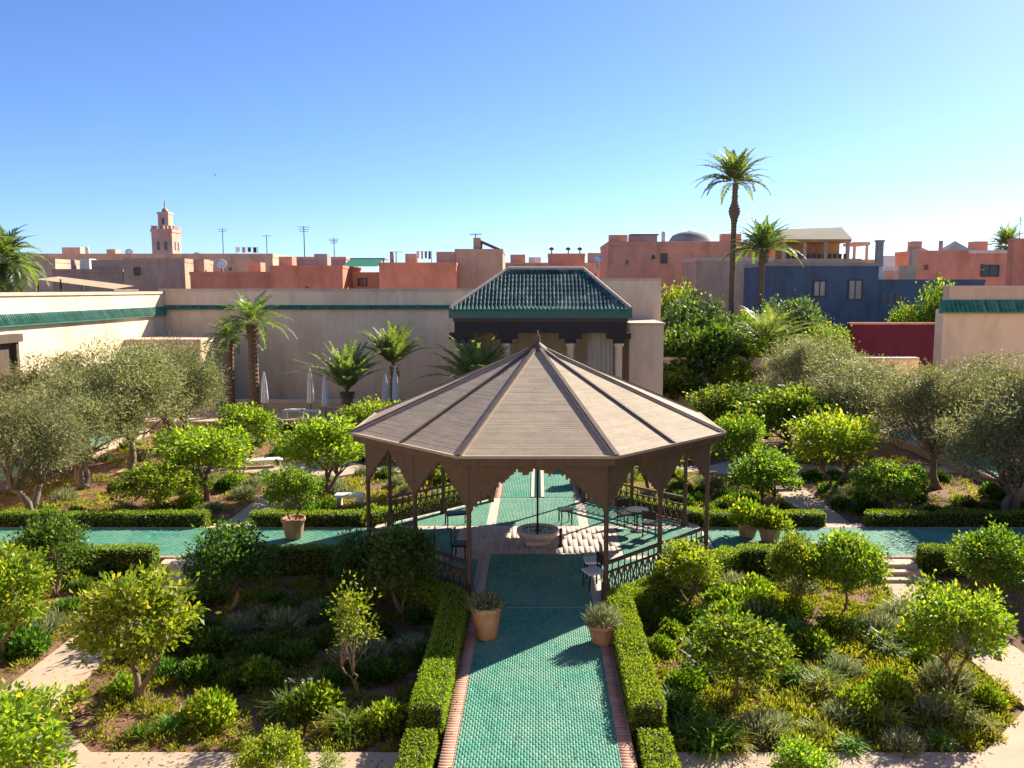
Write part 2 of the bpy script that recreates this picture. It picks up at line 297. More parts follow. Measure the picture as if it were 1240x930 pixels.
# palms
def frond(rg, az, e0, L, droop, nl, ll, lw):
    t = np.linspace(0, 1, nl+1); e = e0 - droop*t**1.4; st = L/nl
    hx = np.cumsum(np.cos(e))*st; hz = np.cumsum(np.sin(e))*st; h = np.array([math.cos(az), math.sin(az), 0]); z = np.array([0,0,1.]); S = np.array([-math.sin(az), math.cos(az), 0])
    P = hx[:,None]*h + hz[:,None]*z; T = np.cos(e)[:,None]*h + np.sin(e)[:,None]*z; N = np.cross(S[None]*-1, T)
    Q = [np.stack([P[:-1]-S*.025, P[:-1]+S*.025, P[1:]+S*.02, P[1:]-S*.02],1)]
    pr = ll*np.clip(np.sin(np.pi*(.12+.88*t)**.8), .25, 1)*rg.uniform(.8,1.15,len(t)); ok = t > .10
    for sg in (-1,1):
        D = unit(S*sg*.8 + T*.75 + N*.28*rg.uniform(.3,1.2,len(t))[:,None] + rg.normal(size=P.shape)*.07); E = P + D*pr[:,None]; E[:,2] -= pr*.12
        mid = P + D*pr[:,None]*.4
        Q.append(np.stack([P, mid + T*lw*.5, E, mid - T*lw*.5],1)[ok])
    return np.concatenate(Q)
def palm_parts(seed, h, r, nf, L, emin, emax, droop, nl=30, ll=None, lw=.06, lean=0, dry=0, bulge=False):
    rg = np.random.default_rng(seed); ll = ll or L*.19; Q = []
    for i in range(nf):
        u = (i+.5)/nf; e0 = emax + (emin-emax)*u**1.1 + rg.normal()*.06
        Q.append(frond(rg, i*2.39996 + rg.normal()*.15, e0, L*rg.uniform(.8,1.08)*(1-.2*(1-u)), droop*rg.uniform(.75,1.25)*(.55+.6*u), nl, ll, lw))
    Q = np.concatenate(Q) + np.array([lean, 0, h]); b = MB(); k = max(6, int(h/.14)); pts = []; rad = []
    for i in range(k+1):
        t = i/k; pts.append((lean*t*t, .05*math.sin(t*4), h*t*1.0)); q = 1.0 if i % 2 else .86
        q *= (1.25 - .25*min(1, t*5)); 
        if bulge: q *= 1 + 1.1*math.exp(-((t-.86)/.035)**2)
        rad.append(r*q*(1 + .35*max(0, (t-.85)/.15)*(not bulge)))
    b.tube(pts, rad, 10)
    for j in range(int(26*min(1,h))):
        a = rg.uniform(0,6.28); z = h*(1-.22*rg.random()) if h > 1.5 else h*rg.random(); c = Vector((lean*(z/h)**2 + r*math.cos(a), r*math.sin(a), z)); b.bar(c, c + Vector((math.cos(a)*.12, math.sin(a)*.12, .16)), .07, .03)
    return b.mesh('trunk', M['palm_bark']), qmesh('crown', Q, M['palm'])
def plant_palm(name, label, x, y, z, parts, rz=0, group=None, s=1):
    t = thing(name, label, 'palm', (x,y,z), rz, group, s); link('trunk', parts[0], t); link('crown', parts[1], t); return t

# clipped hedge along a polyline
def hedge(label, pts, w, z0, z1, dens, ls, group, seed):
    rg = np.random.default_rng(seed); b = MB(); P = []; D = []
    pts = [np.array(p, float) for p in pts]; off = []
    for i, p in enumerate(pts):
        d0 = unit(pts[i]-pts[i-1]) if i else unit(pts[1]-pts[0]); d1 = unit(pts[i+1]-pts[i]) if i < len(pts)-1 else d0
        n = unit(np.array([-(d0+d1)[1], (d0+d1)[0]])); off.append(n/max(.5, n @ np.array([-d0[1], d0[0]])))
    i_ = .035
    for i in range(len(pts)-1):
        a, c = pts[i], pts[i+1]; oa, oc = off[i]*(w/2-i_), off[i+1]*(w/2-i_)
        q = [a-oa, c-oc, c+oc, a+oa]; b.prism([tuple(x) for x in q], z0, z1-i_)
        ln = np.linalg.norm(c-a); hh = z1-z0
        def put(n, uu, vv, zz, nrm):
            base = a + (c-a)*uu[:,None]; o = (off[i]*(1-uu)[:,None] + off[i+1]*uu[:,None])*(w/2)*vv[:,None]
            wob = .02*np.sin(uu*ln*2.3+i)+.015*np.sin(uu*ln*5.1)
            P.append(np.concatenate([base+o, (zz+wob)[:,None]],1) + rg.normal(size=(n,3))*.014); D.append(np.tile(nrm,(n,1)) + rg.normal(size=(n,3))*.75)
        n = int(ln*w*dens); put(n, rg.random(n), rg.uniform(-1,1,n), np.full(n, z1), np.array([0,0,1.]))
        sd = np.append(unit(off[i]), 0)
        for sg in (-1,1):
            n = int(ln*hh*dens*.8); put(n, rg.random(n), np.full(n, sg*1.), z0 + hh*rg.random(n), sd*sg)
        for e, u in ((0,0.),(len(pts)-2,1.)):
            if i == e:
                n = int(w*hh*dens); dv = np.append(unit(c-a)*(1 if u else -1),0); put(n, np.full(n,u), rg.uniform(-1,1,n), z0 + hh*rg.random(n), dv)
    t = thing('box_hedge', label, 'hedge', (0,0,0), 0, group)
    b.build('twigs', M['hedge_core'], t); Pn = np.concatenate(P); Dn = np.concatenate(D)
    link('leaves', qmesh('leaves', leafquads(Pn, Dn, ls*rg.uniform(.7,1.3,len(Pn)), ls*.6, rg), M['box']), t)

# ================================================================ THE SETTING
YC = 25.6
struct(MB().box(-3000,3000,-200,5800,-1.2,-.47).build('ground', M['earth']))
# garden soil, gently uneven
gx = np.arange(-27, 27.01, .3); gy = np.arange(5.6, 60.01, .3); X, Y = np.meshgrid(gx, gy)
Zs = -.40 + .022*np.sin(X*1.7+Y*.9) + .02*np.sin(Y*2.3-X*.7) + .012*rng.normal(size=X.shape); nx, ny = len(gx), len(gy)
bb = MB(); bb.v = [tuple(p) for p in np.stack([X.ravel(),Y.ravel(),Zs.ravel()],1)]
bb.f = [(j*nx+i, j*nx+i+1, (j+1)*nx+i+1, (j+1)*nx+i) for j in range(ny-1) for i in range(nx-1)]
struct(bb.build('garden_soil', M['soil'], smooth=True))
# sandy paths between the beds: outlines with chamfered crossings, butted end to end
PZ = -.335
def sandpath(pts): struct(MB().prism(pts, -.46, PZ).build('sandy_path', M['sand']))
for s in (-1, 1):
    def mir(p): p = [(s*x, y) for x, y in p]; return p if s > 0 else p[::-1]
    for f in (lambda y: y, lambda y: 2*YC - y):
        def pl(p):
            q = mir([(x, f(y)) for x, y in p]); return q if f(1.) == 1. else q[::-1]
        sandpath(pl([(2.5,12.75),(8.1,12.75),(8.1,14.1),(2.5,14.1)]))
        sandpath(pl([(8.1,12.75),(9.6,11.3),(11.7,11.3),(13.2,12.75),(13.2,14.1),(11.5,15.7),(9.8,15.7),(8.1,14.1)]))
        sandpath(pl([(13.2,12.75),(19.3,12.75),(19.3,14.1),(13.2,14.1)]))
        sandpath(pl([(9.8,15.7),(11.2,15.7),(11.2,22.8),(9.8,22.8)]))
        sandpath(pl([(9.8,5.95),(11.2,5.95),(11.7,11.3),(9.6,11.3)]))
        for k in range(3):      # steps up to the tiled walk
            y0 = 22.8 + k*.34; y1 = 24.12 if k == 2 else y0 + .34
            struct(MB().prism(pl([(9.85,y0),(11.15,y0),(11.15,y1),(9.85,y1)]), -.46, -.25 + k*.11).build('step', M['coping']))
def tiles(x0, x1, y0, y1, z=0., lw=.046, ll=.15, along='y', keep=None, gap=.005, hh=.003):
    w, l = (lw, ll) if along == 'y' else (ll, lw)
    xs = np.arange(x0 - w, x1, w + gap) + w; ys = np.arange(y0 - l, y1, l + gap) + l; xs -= w; ys -= l
    A, B = np.meshgrid(xs + w, ys + l); multi = len(xs) > 3 and len(ys) > 3
    if multi and along == 'y': B = B + (np.arange(len(xs)) % 2)[None]*l*.5 - l
    elif multi: A = A + (np.arange(len(ys)) % 2)[:,None]*l*0 + (np.arange(len(ys)) % 2)[:,None]*w*.5 - w
    A = A.ravel(); B = B.ravel(); A1 = np.minimum(A + w, x1); B1 = np.minimum(B + l, y1); A = np.maximum(A, x0); B = np.maximum(B, y0); k = (A1 - A > .012) & (B1 - B > .012)
    if keep is not None: k &= keep((A+A1)/2, (B+B1)/2)
    A, B, A1, B1 = A[k], B[k], A1[k], B1[k]; n = len(A); g = .0015
    t = rng.normal(size=n)*.0008; out = np.zeros((n,8,3))
    for i, (u, v, zz) in enumerate([(0,0,0),(1,0,0),(1,1,0),(0,1,0),(0,0,1),(1,0,1),(1,1,1),(0,1,1)]):
        e = g*zz; out[:,i,0] = (A1 - e) if u else (A + e); out[:,i,1] = (B1 - e) if v else (B + e); out[:,i,2] = z + (-.004 if not zz else hh + t + rng.normal(size=n)*.0005)
    return out
def tiled_path(x0, x1, y0, y1, along, bord, lw=.046, ll=.15):
    o = struct(MB().box(x0, x1, y0, y1, -.46, 0).build('tiled_path', M['grout']))
    stuff(link('tile', boxmesh('tile', tiles(x0, x1, y0, y1, 0, lw, ll, along), M['tile']), o))
    B = []
    for q in bord:      # brick edging on both long sides
        x_0, x_1, y_0, y_1 = q; ax = 'x' if (y_1-y_0) > (x_1-x_0) else 'y'
        MBb = MB().box(x_0, x_1, y_0, y_1, -.46, -.004); MBb.build('edging_bed', M['coping'], o)
        B.append(tiles(x_0, x_1, y_0, y_1, 0, .085, .235, ax, gap=.004, hh=.004))
    stuff(link('edging_brick', boxmesh('edging_brick', np.concatenate(B), M['pink']), o))
tiled_path(-1.42, 1.42, 6, 20.05, 'y', [(-1.68,-1.42,6,20.05),(1.42,1.68,6,20.05)])
tiled_path(-1.42, 1.42, 31.15, 49.5, 'y', [(-1.68,-1.42,31.15,49.5),(1.42,1.68,31.15,49.5)], .06, .18)
tiled_path(-25, -5.55, 24.15, 27.05, 'x', [(-25,-5.55,23.99,24.15),(-25,-5.55,27.05,27.21)], .06, .18)
tiled_path(5.55, 22, 24.15, 27.05, 'x', [(5.55,22,23.99,24.15),(5.55,22,27.05,27.21)], .06, .18)
for s in (-1, 1):
    for y0, y1 in ((14, 23.9), (27.25, 47)):
        c = 19.6 if s > 0 else 22.6
        tiled_path(min(s*c,s*(c+2.2)), max(s*c,s*(c+2.2)), y0, y1, 'y', [(min(s*(c-.2),s*c), max(s*(c-.2),s*c), y0, y1)], .11, .3)
# rill down the middle of the far walk
for x0, x1 in ((-.26,-.13),(.13,.26)): struct(MB().box(x0, x1, 31.2, 49.4, -.02, .03).build('rill_edging', M['cream_stone']))
struct(MB().box(-.13, .13, 31.2, 49.4, -.02, .018).build('rill_water', M['water']))
# floor under the gazebo
def octa(b, a): return [(a,-b),(b,-a),(b,a),(a,b),(-a,b),(-b,a),(-b,-a),(-a,-b)]
fl = struct(MB().prism([(x, y+YC) for x, y in octa(5.5, 1.98)], -.46, -.002).build('gazebo_floor', M['cream_stone']))
def inoct(b, a): return lambda x, y: (abs(x) < b) & (abs(y-YC) < b) & (abs(x) + abs(y-YC) < a + b)
TL = [tiles(-1.42,1.42,20.1,YC-1.25), tiles(-1.42,1.42,YC+1.75,31.05), tiles(-5.4,-2.6,24.2,27.0,along='x'), tiles(2.6,5.4,24.2,27.0,along='x')]
for sx in (-1,1):
    for sy in (-1,1):
        x0, x1 = sorted((sx*1.75, sx*5.3)); y0, y1 = sorted((YC+sy*1.75, YC+sy*5.3)); TL.append(tiles(x0,x1,y0,y1,keep=inoct(5.15,1.85)))
stuff(link('tile', boxmesh('tile', np.concatenate(TL), M['tile']), fl))
PK = [tiles(-1.7,-1.46,20.15,YC-1.25,lw=.085,ll=.235,along='x',gap=.004,hh=.004), tiles(1.46,1.7,20.15,YC-1.25,lw=.085,ll=.235,along='x',gap=.004,hh=.004), tiles(-2.5,2.5,YC-1.2,YC+1.68,lw=.15,ll=1.4,gap=.014,hh=.002)]
stuff(link('paving_brick', boxmesh('paving_brick', np.concatenate(PK), surf('pale_pink_brick', (.47,.37,.31), (.56,.45,.38), 2, .8, .2, 40, island=.07)), fl))

# ================================================================ GARDEN WALLS AND BUILDINGS ROUND THE GARDEN
def tile_cornice(parent, a, b, nrm, z0, z1, proj, name='tile_cornice', step=.26):
    """sloping band of green half-round tiles along a wall from a to b"""
    a = Vector((*a,0)); b = Vector((*b,0)); n = Vector((*nrm,0)); L = (b-a).length; d = (b-a)/L
    m = MB(); w = lambda p, o, z: p + n*o + Vector((0,0,z))
    m.add([w(a,.003,z0),w(b,.003,z0),w(b,proj,z0),w(a,proj,z0),w(a,proj,z0+.1),w(b,proj,z0+.1),w(b,.003,z1),w(a,.003,z1)],[(0,1,2,3),(3,2,5,4),(4,5,6,7),(0,3,4,7),(1,6,5,2)])
    k = int(L/step)
    for i in range(k):
        c = a + d*((i+.5)*L/k); m.tube([w(c,.02,z1-.03), w(c,proj+.02,z0+.10)], [step*.27, step*.30], 6)
    m.build(name, M['gtile'], parent)
t = thing('garden_wall', 'long shaded cream garden wall with a thin dark green tile band behind the umbrellas', 'wall')
MB().box(-27.3, 4.2, 60, 60.6, -.46, 7.85).build('wall', M['stucco'], t)
MB().box(-27.35, 4.22, 59.9, 60.7, 7.85, 8.03).build('coping', M['coping'], t)
tile_cornice(t, (-26.97,60), (4.2,60), (0,-1), 6.5, 6.85, .26, step=.2)
t = thing('garden_wall', 'sunlit white plaster garden wall with a broad green tile band', 'wall')
MB().box(-27.6, -27, -9, 59.95, -.46, 7.65).build('wall', M['stucco'], t)
MB().box(-27.7, -26.9, -9, 59.88, 7.65, 7.83).build('coping', M['coping'], t)
tile_cornice(t, (-27,0), (-27,59.7), (1,0), 6.1, 6.75, .26, step=.2)
t = thing('unseen_house', 'unseen cream house with arched doors closing the near end, added to bounce sunlight', 'house')  # unseen house, with forecourt below, added to bounce sunlight into the garden
MB().box(-27, 23, -9, -1.2, -.46, 6.3).build('wall', M['stucco'], t); MB().box(-27.1, 23.1, -1.5, -1.1, 6.3, 7.15).build('parapet', M['stucco'], t); MB().box(-27.1, 23.1, -1.6, -1.0, 7.15, 7.3).build('coping', M['coping'], t)
for k in range(9):
    x = -22 + k*5.5; d_ = MB().box(x-.8,x+.8,-1.195,-1.14,-.3,2.5).build('door', M['wood_dark'], t); MB().box(x-.95,x+.95,-1.19,-1.08,2.5,2.68).build('lintel', M['coping'], d_)
    w_ = MB().box(x-.5,x+.5,-1.195,-1.16,3.6,5.0).build('window', M['glass'], t); MB().box(x-.65,x+.65,-1.19,-1.05,3.48,3.6).build('sill', M['coping'], w_)
struct(MB().box(-27, 23.1, -1.1, 5.9, -.47, -.33).build('forecourt', M['sand']))
t = thing('neighbour_house', 'tall cream house beside the olive grove that shades the green side walk', 'house')
MB().box(23.3, 31, 3, 38.3, -.46, 10.2).build('wall', M['stucco'], t); MB().box(23.2, 31.1, 2.9, 38.4, 10.2, 10.5).build('coping', M['coping'], t)
for k in range(6):
    y = 6.5 + k*5.6; w_ = MB().box(23.26,23.296,y-.5,y+.5,5.2,6.7).build('window', M['glass'], t); MB().box(23.14,23.295,y-.65,y+.65,5.08,5.2).build('sill', M['coping'], w_)
# loggia in the sunlit wall
t = thing('loggia', 'brown wooden loggia opening set in the sunlit white wall', 'loggia', (-27,40.9,0))
MB().box(-.02, .06, -2.4, 1.55, 2.7, 5.45).build('shade_panel', M['wood_dark'], t)  # dark panel stands in for the loggia's shaded interior
for y in (-2.3, -.6, 1.45): MB().box(.06, .30, y-.11, y+.11, 2.6, 5.3).build('post', M['wood_dark'], t)
MB().box(.0, .42, -2.5, 1.75, 5.3, 5.72).build('beam', M['wood_dark'], t)
for z in (2.62, 3.55): MB().box(.10, .26, -2.4, 1.6, z, z+.1).build('rail', M['wood_dark'], t)
for i in range(15):
    y = -2.2 + i*.25; MB().bar((.18,y,2.7), (.18,y+.25,3.57), .04, .04).build('baluster', M['wood_dark'], t)
t = thing('outbuilding', 'low tan flat-roofed outbuilding in the corner where the two garden walls meet', 'outbuilding', (0,0,0))
MB().box(-26.9, -22.09, 54, 58.5, -.46, 4.46).build('wall', M['stucco2'], t); MB().box(-26.95, -22.01, 53.9, 58.6, 4.46, 4.73).build('roof_slab', M['coping'], t)
# raised terrace along the shaded wall
t = thing('terrace_wall', 'low tan terrace wall with a pale coping behind the palm trunks', 'wall')
MB().box(-22.5, -9.5, 55.2, 55.7, -.46, .35).build('wall', M['stucco2'], t); MB().box(-22.6, -9.4, 55.1, 55.8, .35, .55).build('coping', M['cream_stone'], t)
t = thing('pedestal', 'small square plastered pedestal at the end of the terrace wall', 'pedestal', (-21.9,54.4,0))
MB().box(-.75,.75,-.6,.6,-.46,.5).build('block', M['stucco2'], t); MB().box(-.85,.85,-.68,.68,.5,.68).build('coping', M['cream_stone'], t); MB().box(-.45,.45,-.4,.4,.68,1.35).build('pier', M['stucco2'], t)
struct(MB().box(-26.5, 8, 49.55, 55.1, -.47, .02).build('terrace', M['sand']))

# ---- tiled pavilion at the end of the walk
t = thing('pavilion', 'garden pavilion with a hipped green tile roof and dark carved wooden frieze', 'pavilion', (0.1,0,0))
ex0, ex1, ey0, ey1, ez = -5.35, 5.5, 50.0, 57.2, 6.25
rx0, rx1, ry, rz_ = -2.0, 2.85, 53.6, 9.25
MB().add([(ex0,ey0,ez+.55),(ex1,ey0,ez+.55),(ex1,ey1,ez+.55),(ex0,ey1,ez+.55),(rx0,ry,rz_),(rx1,ry,rz_)],[(0,1,5,4),(1,2,5),(2,3,4,5),(3,0,4),(3,2,1,0)]).build('roof', M['roof_tile'], t)
rib = MB(); n = 46                     # half-round tile rows on each slope
def slope_rows(p0, p1, q0, q1, n, cnt=9):
    p0, p1, q0, q1 = map(Vector, (p0,p1,q0,q1)); nr = (p1-p0).cross(q0-p0).normalized(); e = (p1-p0).normalized()
    up = ((q0+q1)/2-(p0+p1)/2); up = (up - e*up.dot(e)).normalized(); Wd = (p1-p0).length
    a0 = (q0-p0).dot(e); a1 = (q1-p0).dot(e); Hs = (q0-p0).dot(up)
    for i in range(n):
        x = (i+.5)/n*Wd; h = Hs*min(1, x/max(a0,.01) if a0 > .01 else 1, (Wd-x)/max(Wd-a1,.01) if Wd-a1 > .01 else 1)
        k = max(1, int(h/.45))
        for j in range(k):
            s0 = p0 + e*x + up*(h*j/k) + nr*.03; s1 = p0 + e*x + up*(h*(j+1)/k + .03) + nr*.015
            rib.tube([s0, s1], [Wd/n*.36, Wd/n*.30], 6)
slope_rows((ex0,ey0,ez+.55),(ex1,ey0,ez+.55),(rx0,ry,rz_),(rx1,ry,rz_),46)
slope_rows((ex1,ey0,ez+.55),(ex1,ey1,ez+.55),(rx1,ry,rz_),(rx1,ry,rz_),30); slope_rows((ex0,ey1,ez+.55),(ex0,ey0,ez+.55),(rx0,ry,rz_),(rx0,ry,rz_),30)
stuff(rib.build('roof_tile', M['roof_tile'], t))
for a, b in (((ex0,ey0,ez+.6),(rx0,ry,rz_+.04)),((ex1,ey0,ez+.6),(rx1,ry,rz_+.04)),((rx0,ry,rz_+.06),(rx1,ry,rz_+.06)),((ex1,ey1,ez+.6),(rx1,ry,rz_+.04)),((ex0,ey1,ez+.6),(rx0,ry,rz_+.04))):
    MB().tube([a,b],[.13,.13],8).build('ridge_tile', M['coping'], t)
cor = MB(); cor.box(ex0-.1,ex1+.1,ey0-.1,ey1+.1,ez,ez+.58); cor.build('cornice', surf('smooth_green_cornice',(.012,.10,.085),(.02,.13,.105),2,.35,.05,20,spec=.5), t)
for i in range(44): MB().tube([(ex0+.1+i*.243,ey0-.22,ez+.5),(ex0+.1+i*.243,ey0+.2,ez+.66)],[.1,.1],7).build('eave_tile', M['gtile'], t)
MB().box(ex0+.2,ex1-.2,ey0+.15,ey0+.5,ez-.9,ez-.003).build('frieze', M['wood_black'], t); MB().box(ex0+.12,ex1-.12,ey0+.08,ey0+.56,ez-.22,ez-.006).build('frieze_moulding', M['wood_dark'], t)
MB().box(ex0+.2,ex0+.5,ey0+.5,ey1-.2,ez-.9,ez-.003).build('frieze', M['wood_black'], t); MB().box(ex1-.5,ex1-.2,ey0+.5,ey1-.2,ez-.9,ez-.003).build('frieze', M['wood_black'], t)
for x in (-4.75, -2.0, 1.9, 4.85):
    c = MB().lathe([(.3,0),(.3,.25),(.22,.3),(.21,4.5),(.3,4.6),(.3,4.72)],16,(x,ey0+.32)).build('column', M['stucco'], t, True)
    MB().box(x-.34,x+.34,ey0+.03,ey0+.6,4.72,4.98).build('capital', M['wood_black'], c); MB().box(x-.72,x+.72,ey0+.1,ey0+.55,4.98,5.36).build('bracket', M['wood_black'], c)
MB().box(ex0+.2,ex1-.2,ey1-.5,ey1-.1,-.46,ez-.01).build('back_wall', M['stucco'], t); MB().box(ex0+.2,ex0+.5,ey0+2.5,ey1-.5,-.46,ez-.91).build('side_wall', M['stucco'], t)
MB().box(ex0+.1,ex1-.1,ey0+.0,ey1,-.46,.12).build('plinth', M['cream_stone'], t)
cu = MB(); pts = [(3.0 + i*.075, 51.3 + .09*math.sin(i*1.7)) for i in range(22)]
for i in range(21):
    (xa,ya),(xb,yb) = pts[i], pts[i+1]; cu.add([(xa,ya,.2),(xb,yb,.2),(xb,yb,5.3),(xa,ya,5.3)],[(0,1,2,3)])
cu.build('curtain', surf('linen_curtain',(.55,.48,.36),(.62,.54,.42),2,.9,.1,30), t, True)
# stepped plaster blocks beside the pavilion
t = thing('plaster_block', 'tall plain cream plaster block behind the corner of the pavilion', 'wall')
MB().box(4.25, 8.62, 58, 62, -.46, 8.57).build('wall', M['stucco'], t); MB().box(4.22, 8.68, 57.95, 62.05, 8.57, 8.74).build('coping', M['coping'], t)
t = thing('plaster_block', 'lower cream plaster block with rounded coping next to the pavilion columns', 'wall')
MB().box(5.8, 7.94, 52, 57.9, -.46, 5.73).build('wall', M['stucco'], t); MB().box(5.75, 8.04, 51.92, 57.93, 5.73, 5.89).build('coping', M['coping'], t)
t = thing('garden_wall', 'low grey plaster wall half hidden by climbing plants', 'wall')
MB().box(8.65+.01, 27, 58.3, 58.8, -.46, 3.00).build('wall', M['stucco'], t); MB().box(8.65+.02, 27, 58.2, 58.9, 3.00, 3.18).build('coping', M['cream_stone'], t)
# cream building on the other side
t = thing('garden_building', 'cream flat-roofed garden building with a green tile cornice and brown parapet', 'building')
x0 = 24.50
MB().box(x0, 40, 50, 51.0, -.46, 6.75).build('wall', M['stucco'], t); MB().box(x0+.35, 40, 50.12, 50.9, 6.75, 8.05).build('parapet', M['stucco2'], t); MB().box(x0+.28, 40, 50.06, 50.96, 8.05, 8.2).build('coping', M['coping'], t)
tile_cornice(t, (x0-.3,50), (40,50), (0,-1), 6.55, 7.35, .5)

# ================================================================ GAZEBO
gz = thing('gazebo', 'large octagonal wooden gazebo with a shallow boarded roof over the crossing walks', 'gazebo', (0,YC,0))
Eb, Ea, EZ, AP = 5.42, 1.97, 3.83, 6.22
def ring12(b, a):
    m = (a+b)/2; return [(a,-b),(m,-m),(b,-a),(b,a),(m,m),(a,b),(-a,b),(-m,m),(-b,a),(-b,-a),(-m,-m),(-a,-b)]
E12 = ring12(Eb, Ea); apex = Vector((0,0,AP))
for i in range(12):
    p = Vector((*E12[i],EZ)); q = Vector((*E12[(i+1)%12],EZ)); nr = (q-p).cross(apex-p).normalized(); m = MB(); n = 62
    for r in range(n):
        t0, t1 = r/n*.965, ((r+1)/n + .012)*.965; j = random.uniform(-.004,.004)
        lo = [p.lerp(apex,t0), q.lerp(apex,t0)]; hi = [p.lerp(apex,t1), q.lerp(apex,t1)]
        # long boards are butt-jointed at varying places
        cuts = sorted([0.,1.] + ([random.uniform(.25,.75)] if (q-p).length*(1-t0) > 1.2 and random.random() < .75 else []))
        for c0, c1 in zip(cuts, cuts[1:]):
            g = .0015; A = [lo[0].lerp(lo[1],c0+g), lo[0].lerp(lo[1],c1-g), hi[0].lerp(hi[1],c1-g), hi[0].lerp(hi[1],c0+g)]; jj = random.uniform(-.001,.001)
            o = [.0245+jj,.0245+jj,.022+jj,.022+jj]; m.add([a for a in A] + [a + nr*k for a, k in zip(A,o)], [(3,2,1,0),(4,5,6,7),(0,1,5,4),(1,2,6,5),(2,3,7,6),(3,0,4,7)])
    m.build('roof_panel', M['wood'], gz)
    # lower lip of the eave, fascia and ribs
    f = MB(); f.bar(p + Vector((0,0,.02)), q + Vector((0,0,.02)), .09, .07); f.build('eave_lip', M['wood'], gz)
    s = .985; f = MB(); f.bar(Vector((p.x*s,p.y*s,EZ-.12)), Vector((q.x*s,q.y*s,EZ-.12)), .05, .2); f.build('fascia', M['wood_dark'], gz)
    rb = MB(); mid = i in (1,4,7,10); w = .08 if mid else .11
    rb.bar(p + Vector((0,0,.055)), p.lerp(apex,.97) + Vector((0,0,.055)), w, .075); rb.build('roof_rib', M['wood_rib'], gz)
    if not mid:
        d = (apex-p).normalized(); sd = d.cross(Vector((0,0,1))).normalized()
        for k in (-1,1): MB().bar(p + sd*k*.085 + Vector((0,0,.04)), p.lerp(apex,.965) + sd*k*.05 + Vector((0,0,.04)), .045, .045).build('rib_trim', M['wood'], gz)
MB().lathe([(.42,AP-.22),(.40,AP-.10),(.10,AP+.12),(.07,AP+.16),(.10,AP+.22),(.05,AP+.27),(.09,AP+.33),(.02,AP+.40),(.012,AP+.52)],16).build('finial', M['wood_dark'], gz, True)
P12 = ring12(5.0, 1.76)
for i, (x, y) in enumerate(P12):
    a = math.atan2(y, x); po = MB()
    po.prism([(x+.125*math.cos(a+R(45+90*k)), y+.125*math.sin(a+R(45+90*k))) for k in range(4)], .0, .45)
    po.lathe([(.085,.45),(.095,.48),(.07,.55),(.062,1.6),(.064,2.3),(.085,2.38),(.062,2.45),(.062,3.7)],10,(x,y)); po.build('post', M['wood_dark'], gz)
def valance(a, b, wide):
    """carved arch board between two posts: deep at the posts, stalactite edge"""
    a = Vector((*a,0)); b = Vector((*b,0)); W = (b-a).length; d = (b-a)/W; nn = Vector((d.y,-d.x,0)); m = MB(); N = 64 if wide else 44; top = 3.74
    reach = 1.22 if wide else W*.47
    def low(u):
        e = min(u, W-u); k = min(1, e/reach); z = 2.42 + (3.47-2.42)*(k**.95)
        st = .10 if wide else .07; z = 2.42 + math.floor((z-2.42)/st)*st
        if wide and e > reach:
            s = (e-reach)/(W/2-reach); z = 3.47 - .17*max(0, 1-abs(s-.42)/.42)
        return z - (.035 if int(u/.055) % 2 else 0)
    us = [W*i/N for i in range(N+1)]
    for i in range(N):
        z = low((us[i]+us[i+1])/2); p = a + d*us[i]; q = a + d*us[i+1]; v = []
        for o in (-.045,.045):
            v += [p+nn*o+Vector((0,0,z)), q+nn*o+Vector((0,0,z)), q+nn*o+Vector((0,0,top)), p+nn*o+Vector((0,0,top))]
        m.add(v, [(3,2,1,0),(4,5,6,7),(0,1,5,4),(1,2,6,5),(3,0,4,7)])
    m.build('valance', surf_val, gz)
surf_val = surf('carved_valance_wood', (.105,.07,.043), (.15,.10,.062), 9, .75, .5, 45, bdist=.02)
for i in range(12): valance(P12[i], P12[(i+1)%12], i in (2,5,8,11))
for i in (0,1,3,4,6,7,9,10):                    # balustrades on the diagonal sides
    a = Vector((*P12[i],0)); b = Vector((*P12[(i+1)%12],0)); r_ = link('railing', MB().bar(a+Vector((0,0,.98)), b+Vector((0,0,.98)), .10, .07).mesh('railing', M['wood_dark']), gz)
    for z in (.72,.14): MB().bar(a+Vector((0,0,z)), b+Vector((0,0,z)), .06, .05).build('cross_rail', M['wood_dark'], r_)
    n = 9
    for k in range(n):
        c0 = a.lerp(b,(k+.12)/n); c1 = a.lerp(b,(k+.88)/n)
        MB().bar(c0+Vector((0,0,.16)), c1+Vector((0,0,.70)), .03, .03).bar(c1+Vector((0,0,.16)), c0+Vector((0,0,.70)), .03, .03).build('lattice', M['wood_dark'], r_)
        if k: MB().bar(a.lerp(b,k/n)+Vector((0,0,.16)), a.lerp(b,k/n)+Vector((0,0,.95)), .035, .035).build('baluster', M['wood_dark'], r_)
# round basin and centre pole
t = thing('basin', 'round pale stone water basin on a low foot under the gazebo', 'basin', (0,YC-.1,0))
MB().lathe([(.40,0),(.42,.06),(.36,.10),(.36,.14),(.58,.20),(.66,.34),(.67,.44),(.63,.45),(.58,.40),(.40,.32),(.0,.30)],28,cap=False).build('bowl', M['marble'], t, True)
MB().lathe([(.57,.38),(.0,.381)],28,cap=False).build('water', M['water'], t)
t = thing('centre_pole', 'slim dark pole rising from the basin to the gazebo roof', 'pole', (0,YC-.1,0))
MB().lathe([(.035,.32),(.035,5.9)],10).build('shaft', M['metal'], t, True); MB().lathe([(.09,.32),(.09,.4),(.04,.44)],10).build('collar', M['metal'], t, True)

